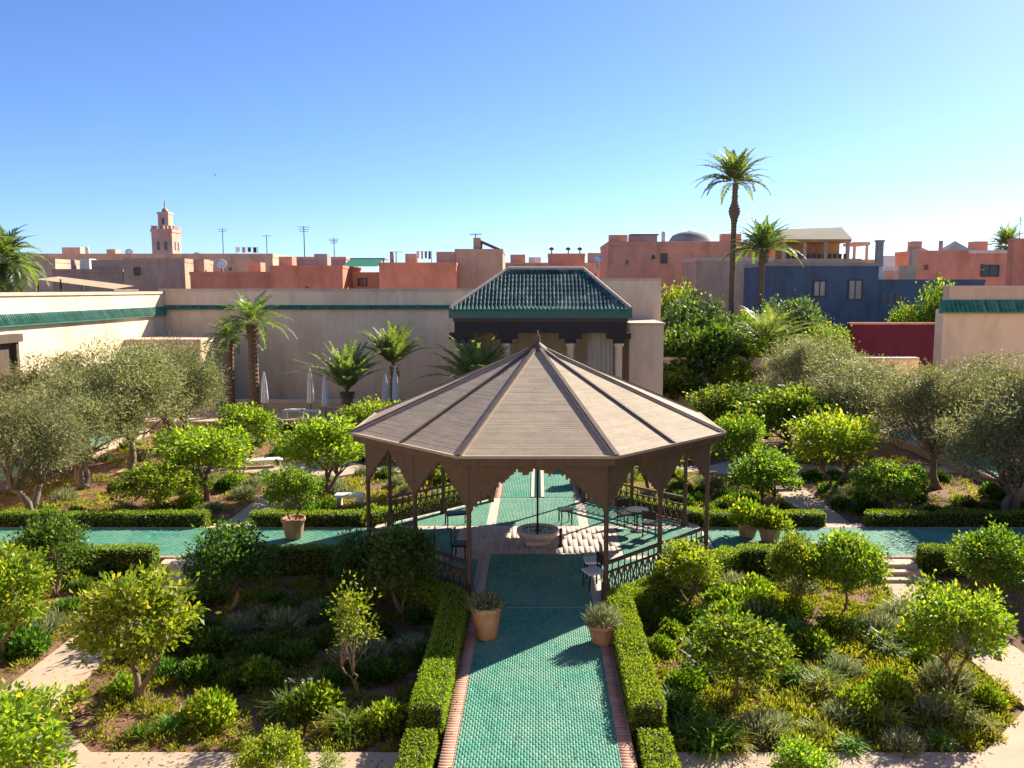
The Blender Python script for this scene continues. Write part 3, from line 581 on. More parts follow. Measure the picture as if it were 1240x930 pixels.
# ---- chairs, stools and small tables
def chair(label, x, y, rz, seatm, group=None, back=True, w=.5, name='chair', cat='chair', h=.45):
    t = thing(name, label, cat, (x,y,.012), rz, group)
    MB().box(-w/2,w/2,-.24,.24,h-.03,h+.03).build('seat', seatm, t)
    for sx in (-1,1):
        for sy in (-1,1): MB().bar((sx*(w/2-.03),sy*.21,0),(sx*(w/2-.04),sy*.19,h-.03),.035,.035).build('leg', M['metal'], t)
    if back:
        MB().box(-w/2,w/2,.205,.235,h+.18,h+.44).build('backrest', M['metal'], t)
        for sx in (-1,1): MB().bar((sx*(w/2-.04),.22,h+.03),(sx*(w/2-.04),.22,h+.18),.03,.03).build('upright', M['metal'], t)
cg = 'black seats under the gazebo'
chair('black backless bench in the sun between two gazebo posts', -2.75, 27.3, .3, M['metal'], None, False, .75, 'bench', 'bench')
chair('black metal chair with pale cushion near a gazebo front post', 1.55, 22.4, -1.5, M['white'], 'cushioned chairs by the gazebo entrance')
chair('black metal chair with pale cushion near a gazebo front post', 1.5, 21.5, -1.2, M['white'], 'cushioned chairs by the gazebo entrance')
chair('black metal chair beside the little round table', 3.0, 27.3, .5, M['metal'], 'chairs at the round table'); chair('black metal chair beside the little round table', 3.7, 26.1, 2.6, M['metal'], 'chairs at the round table')
t = thing('round_table', 'small round black table among chairs under the gazebo', 'table', (3.3,26.7,.012))
MB().lathe([(.38,.70),(.38,.74)],20).build('table_top', M['metal'], t); MB().lathe([(.22,0),(.22,.02),(.03,.05),(.03,.70)],12).build('pedestal', M['metal'], t)
chair('black metal chair in the gazebo shade by the inner railing', -2.3, 23.9, 1.4, M['metal'], 'chairs in the gazebo shade'); chair('black metal chair in the gazebo shade by the inner railing', -3.3, 24.0, -1.5, M['metal'], 'chairs in the gazebo shade')
chair('black stool on the sunlit tiles just behind the basin', .95, 27.6, .2, M['metal'], None, False, .42, 'stool', 'stool', .5)
t = thing('bollard', 'short dark bollard standing beside the basin', 'bollard', (.72,YC-.55,.012)); MB().lathe([(.08,0),(.08,.05),(.045,.08),(.045,.48),(.06,.5),(.05,.56)],12).build('shaft', M['metal'], t, True)
t = thing('garden_bench', 'white stone slab bench in the bed behind the tiled walk', 'bench', (-7.31, 31.44,-.38))
MB().box(-.55,.55,-.22,.22,.36,.46).build('seat', M['white'], t)
for s in (-1,1): MB().box(s*.4-.07,s*.4+.07,-.18,.18,0,.36).build('leg', M['white'], t)
t = thing('garden_bench', 'grey slatted wooden garden bench in the shade behind leafy shrubs', 'bench', (10.39, 34.12,-.36), .15)
for k in range(4): MB().box(-.65,.65,-.24+k*.12,-.14+k*.12,.42,.45).build('slat', M['thatch'], t)
for k in range(9): MB().box(-.62+k*.15,-.57+k*.15,.25,.28,.45,.88).build('slat', M['thatch'], t)
MB().box(-.68,.68,.24,.29,.88,.95).build('top_rail', M['thatch'], t)
for sx in (-1,1):
    for y in (-.22,.26): MB().box(sx*.62-.03,sx*.62+.03,y-.03,y+.03,0,.42 if y < 0 else .88).build('leg', M['thatch'], t)

# ---- pots
def pot(label, x, y, z, r, h, potm, plant, ps, group=None, cat='pot plant', psz=None, tall=0):
    t = thing('potted_plant', label, cat, (x,y,z), random.uniform(0,6.28), group)
    pr = [(r*.66,0),(r*.72,h*.05),(r*.9,h*.55),(r*.97,h*.84),(r*1.08,h*.86),(r*1.08,h),(r*.95,h),(r*.92,h*.9),(0,h*.9)]
    MB().lathe(pr,24,cap=False).build('pot', potm, t, True)
    if plant in TREES:
        c = link('trunk', TREES[plant][0], t, (0,0,h*.85-.3*ps), 0, ps); link('crown', TREES[plant][1], t, (0,0,h*.85-.3*ps), 0, ps)
    else: link('foliage', SHRUB[plant], t, (0,0,h*.88+tall), 0, (ps,ps,psz or ps))
M['pale_pot'] = surf('pale_glazed_pot', (.50,.23,.10), (.56,.30,.15), 3, .5, .1, 20, stain=((.60,.48,.36),.7,2.2))
pot('tall pale terracotta pot with a clipped round grey-green bush at the walk edge', -1.18, 18.29, .012, .34, .78, M['pale_pot'], 'pot_lav', 1.1, psz=.85)
pot('squat terracotta pot with spiky lavender casting a shadow on the green tiles', 1.49, 18.02, .012, .35, .46, M['terracotta'], 'lav1', 1.0, psz=1.3)
pot('terracotta pot with a small orange tree on the shaded side walk', -7.87, 25.92, .012, .36, .68, M['terracotta'], 'citrusA', .78)
pot('terracotta pot with a bushy lime-green plant on the side walk behind the gazebo railing', 6.82, 26.10, .012, .34, .5, M['terracotta'], 'round1', 1.7)
pot('terracotta pot with a bushy lime-green plant on the side walk behind the leafy bed', 7.39, 25.57, .012, .36, .5, M['terracotta'], 'round1', 1.5)
g_ = 'terracotta pots flanking the far walk'
for sx in (-1,1):
    for y in (33.6, 36.8): pot('large terracotta pot with a dark shrub flanking the far green walk', sx*1.9, y, .012, .38, .8, M['terracotta'], 'round2', 1.2, g_)

# ================================================================ HEDGES
hg = 'clipped box hedges edging the walks'
for s, nm in ((1,'sunny'), (-1,'shady')):
    d = 1500
    hedge('clipped box hedge along the green tiled walk beside the %s front bed' % nm, [(s*2.03,14.3),(s*2.03,19.85),(s*3.1,20.95)], .58, -.42, .44, 1700, .05, hg, 100+s)
    hedge('clipped box hedge angled round the gazebo balustrade behind the %s front bed' % nm, [(s*3.12,20.97),(s*5.75,23.6)], .55, -.42, .42, 1100, .055, hg, 110+s)
    hedge('clipped box hedge along the side walk behind the %s front bed' % nm, [(s*5.95,23.66),(s*9.75,23.66)], .5, -.42, .42, 1000, .055, hg, 120+s)
    hedge('low clipped hedge block beyond the sandy cross path on the %s bed side' % nm, [(s*2.08,11.0),(s*2.08,13.95)], .52, -.42, .16, 1500, .05, hg, 130+s)
    hedge('clipped box hedge past the steps along the side walk on the %s bed side' % nm, [(s*11.3,23.66),(s*19.2,23.66)], .5, -.42, .42, 800, .06, hg, 140+s)
    w = 'under the big olive trees by the white wall' if s < 0 else 'in front of the shady olive grove'
    hedge('long box hedge across the side walk %s' % w, [(s*11.3,27.5),(s*19.3,27.5)], .5, -.42, .42, 700, .065, hg, 150+s)
    hedge('clipped box hedge across the side walk behind the gazebo %s' % ('by the orange pot' if s < 0 else 'by the lime pots'), [(s*5.95,27.5),(s*9.75,27.5)], .5, -.42, .42, 800, .06, hg, 160+s)
    hedge('clipped box hedge angled behind the gazebo %s' % ('near the black bench' if s < 0 else 'near the round table'), [(s*5.75,27.6),(s*3.0,30.35),(s*2.05,31.3),(s*2.05,36.8)], .5, -.42, .38, 700, .065, hg, 170+s)

# ================================================================ TREES
ct = 'citrus trees in the beds'
CIT = [ # key, label, x, y, crown diameter / 2 scale, z-scale
 ('lemonA','sunlit citrus tree with forked pale trunk at the edge of the shady front bed',-8.15, 16.15,1.28,1.18),
 ('lemonB','bright citrus tree in the outer bed across the sandy path from the forked citrus tree',-12.17, 17.90,1.15,1.1),
 ('darkB','dark green citrus tree beside the short hedge block past the steps',-13.27, 21.86,.98,.98),
 ('lemonB','large bright citrus tree beyond the sandy cross path, cut off by the frame corner',-8.35,11.9,1.12,.98),
 ('lemonA','small bright citrus tree beyond the sandy cross path below the white-flowered plants',-4.35,12.5,.62,.55),
 ('lemonA','small bright citrus tree rising beyond the sandy cross path below the sunny bed',4.25,12.35,.55,.52),
 ('lemonB','spreading bright citrus tree at the sandy path corner of the sunny front bed',8.70, 16.51,1.0,.98),
 ('citrusB','leafy green citrus tree in the middle of the sunny front bed',4.03, 16.02,1.0,.78),
 ('lemonA','bushy bright citrus tree against the gazebo balustrade in the sunny bed',3.97, 21.09,.9,.74),
 ('citrusA','green citrus tree with bare stem by the hedge of the sunny front bed',6.71, 20.70,.78,.86),
 ('citrusB','citrus tree next to the brick steps of the sunny front bed',7.92, 20.53,.90,.95),
 ('citrusA','citrus tree in the dark bed just past the brick steps',11.85, 20.92,1.0,.90),
 ('darkA','dark green citrus tree by the brick steps at the back of the shady front bed',-7.98, 20.70,1.12,1.0),
 ('darkB','tall dark tree beside the gazebo post in the shady front bed',-3.50, 20.53,.95,1.02),
 ('darkA','dark bushy tree in gazebo shade next to the diagonal hedge',-4.73, 21.09,.75,.85),
 ('lemonB','broad yellow-green citrus tree at the octagonal sandy crossing behind the side walk',-13.11, 31.95,1.5,1.25),
 ('lemonA','broad yellow-green citrus tree on slanting stems beside the gazebo eave',-8.54, 33.00,1.7,1.35),
 ('citrusB','low leafy citrus bush between the olive trunks and sandy crossing',-13.99, 29.58,1.15,.85),
 ('lemonA','yellow-green citrus tree behind the sandy crossing in front of the palm trunks',-14.10, 39.47,1.5,1.15),
 ('lemonB','yellow-green citrus tree behind the gazebo eave near the closed umbrellas',-8.27, 41.49,1.4,1.15),
 ('lemonB','yellow-green citrus tree just behind the gazebo eave tip on the grove side',8.69, 35.17,1.05,1.25),
 ('citrusB','broad citrus tree with yellow top in front of the olive grove',12.21, 39.47,1.85,1.5),
 ('lemonB','round sunlit citrus tree standing before the dark olive grove',12.14, 33.27,1.5,1.4),
 ('citrusA','citrus tree near the lower plaster block behind the gazebo roof',9.47, 42.58,1.5,1.3),
 ('darkA','dark green tree between the two yellow-topped citrus trees',10.99, 42.58,1.6,1.4),
 ('citrusA','bushy citrus tree beside the grey slatted bench',8.50, 30.25,1.15,.95),
 ('citrusB','low bright citrus bush in the dark bed under the olive grove',12.87, 29.80,1.05,.85),
 ('lemonA','small citrus tree behind the gazebo by the far walk pots',4.6,33.5,1.1,1.0),
 ('citrusA','citrus tree behind the gazebo on the umbrella side of the far walk',-4.6,33.2,1.1,1.0),
 ('citrusB','citrus tree farther along the far walk toward the pavilion, umbrella side',-4.8,42.0,1.5,1.2),
 ('citrusB','citrus tree farther along the far walk toward the pavilion, grove side',4.9,42.0,1.5,1.2)]
for i, (k, lb, x, y, s, sz) in enumerate(CIT):
    if y < 24: s *= .88; sz *= .95
    plant_tree('citrus_tree', k, lb, 'tree', x, y, s, i*1.93, ct, sz=sz)
plant_tree('sapling', 'sapling', 'slim young sapling with sparse yellow-green leaves in the shady front bed', 'sapling', -3.69, 16.09, 1.0, .6)
plant_tree('sapling', 'sapling', 'tip of a tiny sapling beyond the sandy cross path', 'sapling', -3.35, 12.5, .45, 2.0)
og = 'old olive trees'
OLV = [('oliveA','grey-green olive tree with pale trunk at the long hedge by the white wall',-18.66, 29.58,1.08,1.08),
 ('oliveB','olive tree with leaning reddish trunk beside the loggia',-19.30, 34.41,1.12,1.1),
 ('oliveC','broad olive tree with splayed roots in front of the tan outbuilding',-18.73, 37.28,1.35,1.3),
 ('oliveA','olive tree behind the splayed-root olive near the terrace pedestal',-18.57, 41.92,1.25,1.3),
 ('oliveB','olive tree against the sunlit wall below the green tile band',-23.34, 39.47,1.2,1.15),
 ('oliveB','silvery olive tree with a thick twisted trunk at the end of the dark hedge',17.33, 29.58,1.12,1.12),
 ('oliveC','silvery olive tree on a leaning trunk above the green side walk in the grove',16.77, 34.12,1.2,1.15),
 ('oliveA','broad olive tree in front of the maroon wall',16.24, 41.07,1.6,1.12),
 ('oliveB','olive tree beneath the cream garden building',23.39, 41.92,1.35,1.1),
 ('oliveC','olive tree between the low grey wall and the round citrus tree',15.42, 46.21,1.3,1.25)]
for i, (k, lb, x, y, s, sz) in enumerate(OLV): plant_tree('olive_tree', k, lb, 'olive tree', x, y, s, i*2.1+.4, og, sz=sz)
# trees and climbers behind and over the low wall
BR = [('broad_tree','broadA','dark leafy tree beside the tall cream plaster block',12.30,66,1.0,1.15),
 ('broad_tree','broadB','lighter leafy tree between the two tall palm trunks',18.08,72,.55,.95),
 ('broad_tree','broadA','tall leafy tree in front of the blue house',21.08,68,1.0,1.15),
 ('broad_tree','broadB','small leafy tree at the foot of the blue house by the maroon wall',22.46,64,.7,.85),
 ('broad_tree','broadB','leafy tree on the far side of the tall cream plaster block',12.32,74,1.0,1.3),
 ('broad_tree','broadA','dark tree behind the drooping low palm',18.44,64,.8,.85),
 ('broad_tree','broadA','low dark tree at the foot of the towering palm',14.10,64,.8,.85)]
for i, (nm, k, lb, x, y, s, sz) in enumerate(BR): plant_tree(nm, k, lb, 'tree', x, y, s, i*1.3, 'trees behind the low garden wall', sz=sz)
CL = [('leafyA','dark climber hanging over the low grey wall below the leafy trees',11.75,59.8,2.6,2.55),('leafyA','dark climber covering the low grey wall beside the lower plaster block',9.81,57.3,1.6,1.35),
 ('citrusB','yellow-green climber spilling over the middle of the low grey wall',13.71,57.3,1.3,1.5),('lemonB','yellowish climber tip over the low grey wall next to the drooping palm',15.20,60,2.0,2.1)]
for i, (k, lb, x, y, s, sz) in enumerate(CL): plant_tree('climber', k, lb, 'climber', x, y, s, i*2.2, 'climbers on the low garden wall', sz=sz)
plant_tree('broad_tree', 'broadB', 'small leafy tree rising between the blue house and the cream garden building', 'tree', 35.09, 72, .75, 1.0, sz=1.35)
plant_tree('broad_tree', 'broadB', 'low leafy bush above the maroon wall', 'tree', 32.22, 72, .65, 2.0, sz=1.05)

# ---- palms
pd = palm_parts(61, 5.79+.38, .32, 34, 3.2, -.1, 1.35, 1.35, 32, .55, .09)
plant_palm('date_palm', 'thick-trunked date palm by the terrace wall, taller of the pair', -18.30, 53, -.38, pd, .3)
pd2 = palm_parts(62, 4.78+.38, .26, 26, 2.3, -.1, 1.3, 1.35, 28, .45, .09)
plant_palm('date_palm', 'slimmer date palm by the terrace wall, shorter of the pair', -20.15, 54, -.38, pd2, 1.3)
py1 = palm_parts(63, 1.9, .36, 44, 3.9, .8, 1.5, .75, 40, .6, .11)
plant_palm('young_palm', 'young palm with short stout trunk beside the closed umbrella pair', -11.97, 51.5, -.38, py1, .8)
py2 = palm_parts(64, 3.3, .26, 44, 3.5, .75, 1.5, .7, 40, .6, .11)
plant_palm('young_palm', 'young palm with upright fronds against the shaded wall above the single umbrella pair', -9.43, 54, -.38, py2, 2.0)
py3 = palm_parts(65, 2.4, .3, 44, 4.2, .6, 1.5, .9, 40, .6, .11)
plant_palm('young_palm', 'young palm with spreading fronds in front of the pavilion columns', -3.62, 49, -.38, py3, .3)
tp = palm_parts(66, 17.71+.46, .28, 46, 4.4, .12, 1.45, 1.15, 40, .75, .17, 0, 0, True)
plant_palm('tall_palm', 'very tall date palm towering over the rooftops', 18.26, 78, -.46, tp, .6)
tp2 = palm_parts(67, 11.43+.46, .28, 44, 4.2, .1, 1.42, 1.15, 38, .75, .17)
plant_palm('tall_palm', 'shorter date palm next to the towering palm in front of the terracotta house', 20.45, 76, -.46, tp2, 1.9)
tp3 = palm_parts(68, 4.0, .4, 50, 5.4, -.3, 1.4, 1.7, 40, .85, .12)
plant_palm('low_palm', 'low palm with long drooping fronds behind the grey garden wall', 17.09, 61, -.46, tp3, .2)
tp4 = palm_parts(69, 10.34+.46, .3, 56, 4.2, -1.0, 1.4, 1.7, 44, 1.0, .14)
plant_palm('feather_palm', 'feathery bright green palm rising behind the sunlit white wall', -43.58, 68, -.46, tp4, .2)
tp5 = palm_parts(70, 16.16+.46, .4, 44, 5.6, .0, 1.4, 1.1, 28, 1.1, .25)
plant_palm('distant_palm', 'distant palm crown above the roofs near the orange-red house', 89.62, 160, -.46, tp5, .9)

# ---- closed umbrellas, tables on the terrace
def umbrella(label, x, y, h, group):
    t = thing('closed_umbrella', label, 'umbrella', (x,y,.02), 0, group)
    MB().lathe([(.32,0),(.32,.06),(.05,.10)],14).build('base', M['cream_stone'], t); MB().lathe([(.03,.1),(.03,h)],8).build('pole', M['wood_dark'], t)
    n = 16; prof = [(.10,.75),(.24,.85),(.22,1.3),(.17,h*.75),(.09,h*.93),(.03,h+.06)]; v = []; f = []
    for r, z in prof: v += [((r*(1 if k % 2 else .68))*math.cos(2*math.pi*k/n), (r*(1 if k % 2 else .68))*math.sin(2*math.pi*k/n), z) for k in range(n)]
    for i in range(len(prof)-1):
        for k in range(n): f.append((i*n+k, i*n+(k+1)%n, (i+1)*n+(k+1)%n, (i+1)*n+k))
    MB().add(v,f).build('folded_canopy', M['white'], t); MB().lathe([(.20,1.45),(.20,1.52)],14).build('strap', M['white'], t)
ug = 'closed white umbrellas on the terrace'
for px_, y, h, lb in ((-17.33,52,2.75,'closed white umbrella next to the taller terrace palm trunk'),(-14.42,52,3.0,'taller closed white umbrella of the pair beside the white terrace tables'),(-13.10,50.5,2.75,'shorter closed white umbrella of the pair beside the white terrace tables'),
      (-9.86,53,2.65,'shorter closed white umbrella near the upright young palm'),(-9.20,53,3.0,'taller closed white umbrella near the upright young palm')): umbrella(lb, px_, y, h, ug)
for px_, y in ((-15.01,50.3),(-13.97,50.0)):
    t = thing('terrace_table', 'low white terrace table beside the closed umbrella pair', 'table', (px_,y,.02), 0, 'white terrace tables')
    MB().box(-.6,.6,-.4,.4,.55,.61).build('table_top', M['white'], t)
    for sx in (-1,1):
        for sy in (-1,1): MB().box(sx*.5-.03,sx*.5+.03,sy*.32-.03,sy*.32+.03,0,.55).build('leg', M['white'], t)
t = thing('sun_lounger', 'white lounger at the edge of the sandy crossing beneath the citrus trees', 'lounger', (-13.00, 38.35,-.33), .25)
MB().box(-.9,.9,-.3,.3,.28,.36).build('seat', M['white'], t)
for sx in (-1,1):
    for sy in (-1,1): MB().box(sx*.8-.03,sx*.8+.03,sy*.25-.03,sy*.25+.03,0,.28).build('leg', M['white'], t)

# ================================================================ SHRUBS
LAND = [(1.5,17.9,'the squat lavender pot'),(-1.2,18.3,'the tall pale pot'),(10.5,22.9,'the steps on the sunny side'),(-10.5,22.9,'the steps on the shady side'),(3.6,21.4,'the sunny-side balustrade'),(-3.6,21.4,'the shady-side balustrade'),
 (2.1,14.3,'the sunny hedge end'),(-2.1,14.3,'the shady hedge end'),(9.1,16.7,'the corner citrus'),(4.4,15.9,'the mid-bed citrus'),(7.0,20.3,'the bare-stemmed citrus'),(8.3,20.2,'the stepside citrus'),(3.9,20.6,'the railing citrus'),(6.0,14.1,'the sandy cross path'),(9.8,19.0,'the sandy side path'),
 (-7.9,16.2,'the forked citrus'),(-3.6,16.1,'the slim sapling'),(-8.0,20.4,'the dark stepside citrus'),(-3.6,20.3,'the tall dark tree'),(-6.0,14.1,'the cross path edge'),(-9.8,19.0,'the shady side path'),(-6.0,23.5,'the shady back hedge'),(6.5,23.5,'the sunny back hedge'),
 (-13,18.3,'the outer bright citrus'),(-12.7,21.6,'the outer dark citrus'),(12.3,20.6,'the citrus past the steps'),(16,21,'the outer hedge'),(15,16,'the outer bed corner'),
 (-12.6,31.1,'the crossing citrus'),(-8.2,32,'the slanting citrus'),(-14.5,29.2,'the low citrus bush'),(-18.7,29.4,'the hedge-end olive'),(-19,34,'the leaning olive'),(-18,37,'the splayed-root olive'),(-7,29.4,'the stone slab bench'),(-4.6,33.2,'the citrus by the far pots'),(-9.8,36.8,'the sandy crossing'),(-6,27.6,'the potted orange'),
 (8.2,34.3,'the eave-tip citrus'),(12.0,33,'the round citrus'),(9,31.5,'the slatted bench'),(8.2,29.8,'the citrus beside the bench'),(12.6,29.5,'the bright low citrus bush'),(4.6,33.5,'the small far-walk citrus'),(16,33.5,'the leaning grove olive'),(17.3,29.5,'the twisted olive'),(6,27.6,'the lime pots'),(10.4,36.8,'the grove crossing'),
 (-14,40,'the rear crossing'),(-10,48,'the terrace tables'),(-4.8,42,'the walkside citrus'),(4.9,42,'the walk citrus'),(11,41,'the yellow-topped citrus'),(15,46,'the maroon-wall olive'),(5,48,'the lower plaster block'),(-4,48,'the pavilion palm'),(-14.5,44,'the palm-side citrus'),(17,41,'the grove walk')]
def many(name, lst, key, label, group, cat='shrub'):
    for x, y, s in lst:
        d = sorted(LAND, key=lambda q: (q[0]-x)**2 + (q[1]-y)**2); size = 'small ' if s < .95 else 'large ' if s > 1.18 else ''
        plant_shrub(name, key if isinstance(key, str) else random.choice(key), size + label + ' between ' + d[0][2] + ' and ' + d[1][2], x, y, s*random.uniform(.95,1.05), group, cat=cat)
many('lavender_bush', [(-6.27, 19.65,1.35),(-7.36, 19.55,1.15),(-6.99, 20.16,1.0),(-5.64, 20.37,1.1),(-2.89, 18.33,1.0)], ['lav1','lav2'], 'shaded lavender bush', 'lavender in the shady front bed')
many('lavender_bush', [(-3.98, 17.82,1.5)], 'lav2', 'round grey-green bush', None)
many('flowering_clump', [(-4.92, 15.49,1.0),(-4.63, 15.75,.8)], 'strap1', 'pale-flowered strappy clump', 'flowering clumps in the shady front bed', 'flowering plant')
many('strap_clump', [(-3.54, 14.82,1.05),(-7.03, 14.91,.8),(-7.47, 14.67,.7),(-2.59, 15.21,.8)], 'strap2', 'bright strappy clump', 'strap-leaved clumps at the shady bed edge', 'plant')
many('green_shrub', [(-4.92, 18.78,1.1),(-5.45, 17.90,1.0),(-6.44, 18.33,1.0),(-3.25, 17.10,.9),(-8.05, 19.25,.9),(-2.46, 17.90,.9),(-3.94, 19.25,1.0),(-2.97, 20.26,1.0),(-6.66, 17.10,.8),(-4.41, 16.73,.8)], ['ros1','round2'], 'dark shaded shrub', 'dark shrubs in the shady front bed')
many('lavender_bush', [(5.94, 15.24,1.0),(4.22, 14.70,1.15),(9.13, 20.16,1.15),(7.85, 15.43,.95),(6.67, 14.25,.9),(4.57, 15.06,.8),(6.54, 17.90,.8),(3.72, 18.33,.9)], ['lav1','lav2'], 'sunlit silvery lavender', 'lavender in the sunny front bed')
many('strap_clump', [(3.27, 14.34,1.3),(2.94, 14.53,1.1),(2.77, 15.52,1.2),(3.61, 14.25,1.0),(6.13, 19.01,1.2),(7.91, 19.50,.9),(5.49, 16.91,1.0),(6.13, 16.73,.9),(8.13, 18.12,.9),(8.50, 14.91,.9),(6.51, 15.06,.8),(7.43, 14.34,.7),(3.57, 17.10,1.1),(5.22, 14.76,.8),(5.71, 14.20,.7)], ['strap2','strap2','grass1'], 'sunlit strappy clump', 'strap-leaved clumps in the sunny front bed', 'plant')
many('green_shrub', [(5.36, 20.70,1.5),(5.85, 20.16,1.3),(4.77, 20.00,1.3),(5.99, 21.86,1.3),(4.20, 18.33,1.2),(5.54, 18.33,1.1),(2.86, 18.33,.9),(3.23, 19.25,.9),(7.20, 19.50,.9),(3.11, 16.54,1.0),(3.07, 19.75,.9),(7.45, 16.73,.8),(8.79, 17.90,.9)], ['round1'], 'sunlit leafy shrub', 'green shrubs in the sunny front bed')
many('lavender_bush', [(-12.10, 19.65,1.2),(-12.17, 19.16,1.0)], ['lav1'], 'silvery bush', 'silvery bushes in the outer bed')
many('green_shrub', [(-12.56, 19.01,1.2),(-12.18, 20.70,1.0),(-13.20, 20.26,1.0),(-12.73, 22.30,.9),(-12.80, 23.30,.9)], ['round2','ros1'], 'green shrub', 'green shrubs in the outer bed')
SUNNY = []
def scatter(n, x0, x1, y0, y1, seed, skip=None):
    rg = random.Random(seed); out = []
    while len(out) < n:
        x, y = rg.uniform(x0,x1), rg.uniform(y0,y1)
        if all((x-a)**2 + (y-b)**2 > .5 for a, b, _ in out) and not (skip and skip(x,y)): out.append((x, y, rg.uniform(.8,1.35)))
    return out
inG = lambda x, y: abs(x) + abs(y-YC) < 8.1 or (abs(x) > 7.7 and abs(x)-7.7 > y-14.1)
many('strap_clump', scatter(10,2.9,9.4,14.6,22.6,21,inG), ['strap2','grass1'], 'sunlit strappy clump', 'strap-leaved clumps in the sunny front bed', 'plant')
many('green_shrub', scatter(18,2.9,9.4,14.8,22.8,22,inG), ['round1','round1','lav2'], 'sunlit leafy shrub', 'green shrubs in the sunny front bed')
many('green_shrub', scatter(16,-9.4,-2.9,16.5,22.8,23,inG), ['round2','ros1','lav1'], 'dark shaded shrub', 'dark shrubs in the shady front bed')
many('strap_clump', scatter(7,-9.2,-2.9,14.5,17,24,inG), ['round1','grass1'], 'bright strappy clump', 'strap-leaved clumps at the shady bed edge', 'plant')
many('green_shrub', scatter(22,-22,-11,38.8,48.5,25), ['round2','ros1','round1','lav1'], 'green shrub', 'green shrubs in the far beds')
many('green_shrub', scatter(16,-18.5,-11.8,15,23,26), ['round2','round1','lav1'], 'green shrub', 'green shrubs in the outer bed')
many('lavender_bush', scatter(12,2.8,9.4,28.2,36.8,1,inG), ['lav1','lav2'], 'silvery bush', 'silvery bushes behind the gazebo, grove side')
many('green_shrub', scatter(16,2.8,9.4,28.2,36.8,2,inG), ['round1','round2','ros1'], 'green shrub', 'green shrubs behind the gazebo, grove side')
many('lavender_bush', scatter(9,-9.4,-2.8,28.2,36.8,3,inG), ['lav1','lav2'], 'silvery bush', 'silvery bushes behind the gazebo, umbrella side')
many('green_shrub', scatter(9,-9.4,-2.8,28.2,36.8,4,inG), ['round1','ros1'], 'green shrub', 'green shrubs behind the gazebo, umbrella side')
many('lavender_bush', scatter(14,-19,-11.6,28.2,36.6,5), ['lav1','lav2'], 'silvery bush', 'silvery bushes under the wall olives')
many('green_shrub', scatter(14,-19,-11.6,28.2,36.6,6), ['round1','round2','ros1'], 'green shrub', 'green shrubs under the wall olives')
many('lavender_bush', scatter(10,11.6,19,28.2,36.6,7), ['lav1','lav2'], 'silvery bush', 'silvery bushes under the olive grove')
many('green_shrub', scatter(26,11.6,19,28.2,36.6,8), ['round2','ros1','round2'], 'dark green shrub', 'dark shrubs under the olive grove')
many('green_shrub', scatter(14,11.6,19,15,23,9), ['round2','ros1','lav1'], 'shrub', 'shrubs past the brick steps')
many('green_shrub', scatter(16,-18,-2.6,39.5,48,10), ['round1','round2','ros1'], 'green shrub', 'green shrubs in the far beds')
many('green_shrub', scatter(20,2.6,19,39.5,48,11), ['round1','round2','ros1'], 'green shrub', 'green shrubs before the low wall')
# low golden tufts: ground cover
def tufts(n, poly, seed, smin, smax, skip=None, kk=36):
    rg = np.random.default_rng(seed); x0, x1, y0, y1 = poly; xs = rg.uniform(x0,x1,n); ys = rg.uniform(y0,y1,n)
    kp = np.ones(n,bool) if skip is None else ~skip(xs,ys)
    dn = np.sin(xs*1.9+seed)*np.sin(ys*2.3+seed*2) + rg.normal(size=n)*.5 > -.35; kp &= dn
    xs, ys = xs[kp], ys[kp]; n = len(xs); k = kk; N = n*k; s = np.repeat(rg.uniform(smin,smax,n),k)
    d = unit(rg.normal(size=(N,3))); d[:,2] = np.abs(d[:,2])*.8; P = np.stack([np.repeat(xs,k),np.repeat(ys,k),np.full(N,-.41)],1) + d*np.array([1,1,.8])*(s*(.35+.45*rg.random(N)**.5))[:,None]
    return leafquads(P, d+np.array([0,0,.35])+rg.normal(size=(N,3))*.35, (.05+s*.32)*rg.uniform(.6,1.2,N), .014+s*.07, rg)
chm = lambda x, y: (abs(x)-8.1)*1. + (14.1-y) > -.15 - 0*x
G1 = lambda x, y: ((abs(x) > 8.0) & (abs(x)-8.0 > (y-14.1)+.0)) | (abs(x)+abs(y-YC) < 8.3)
stuff(link('ground_cover', qmesh('ground_cover', np.concatenate([tufts(1500,(2.45,9.75,14.15,23.3),1,.13,.33,G1,75), tufts(1150,(-9.75,-2.45,14.15,23.3),2,.11,.28,G1,65)]), M['tuft'])))
stuff(link('ground_cover', qmesh('ground_cover', np.concatenate([tufts(650,(-19,-11.3,15,23.2),3,.13,.3,None,50), tufts(300,(11.4,19,15,23.2),4,.15,.3), tufts(420,(-9.7,-2.6,28,36.8),5,.2,.36,G1), tufts(420,(2.6,9.7,28,36.8),6,.2,.36,G1),
   tufts(560,(-22,-11.4,28,36.9),7,.2,.36), tufts(260,(11.4,19,28,36.9),8,.2,.36), tufts(620,(-22,-2.3,38.6,49),9,.25,.45), tufts(420,(2.3,18.5,39,49),10,.25,.45)]), M['tuft'])))

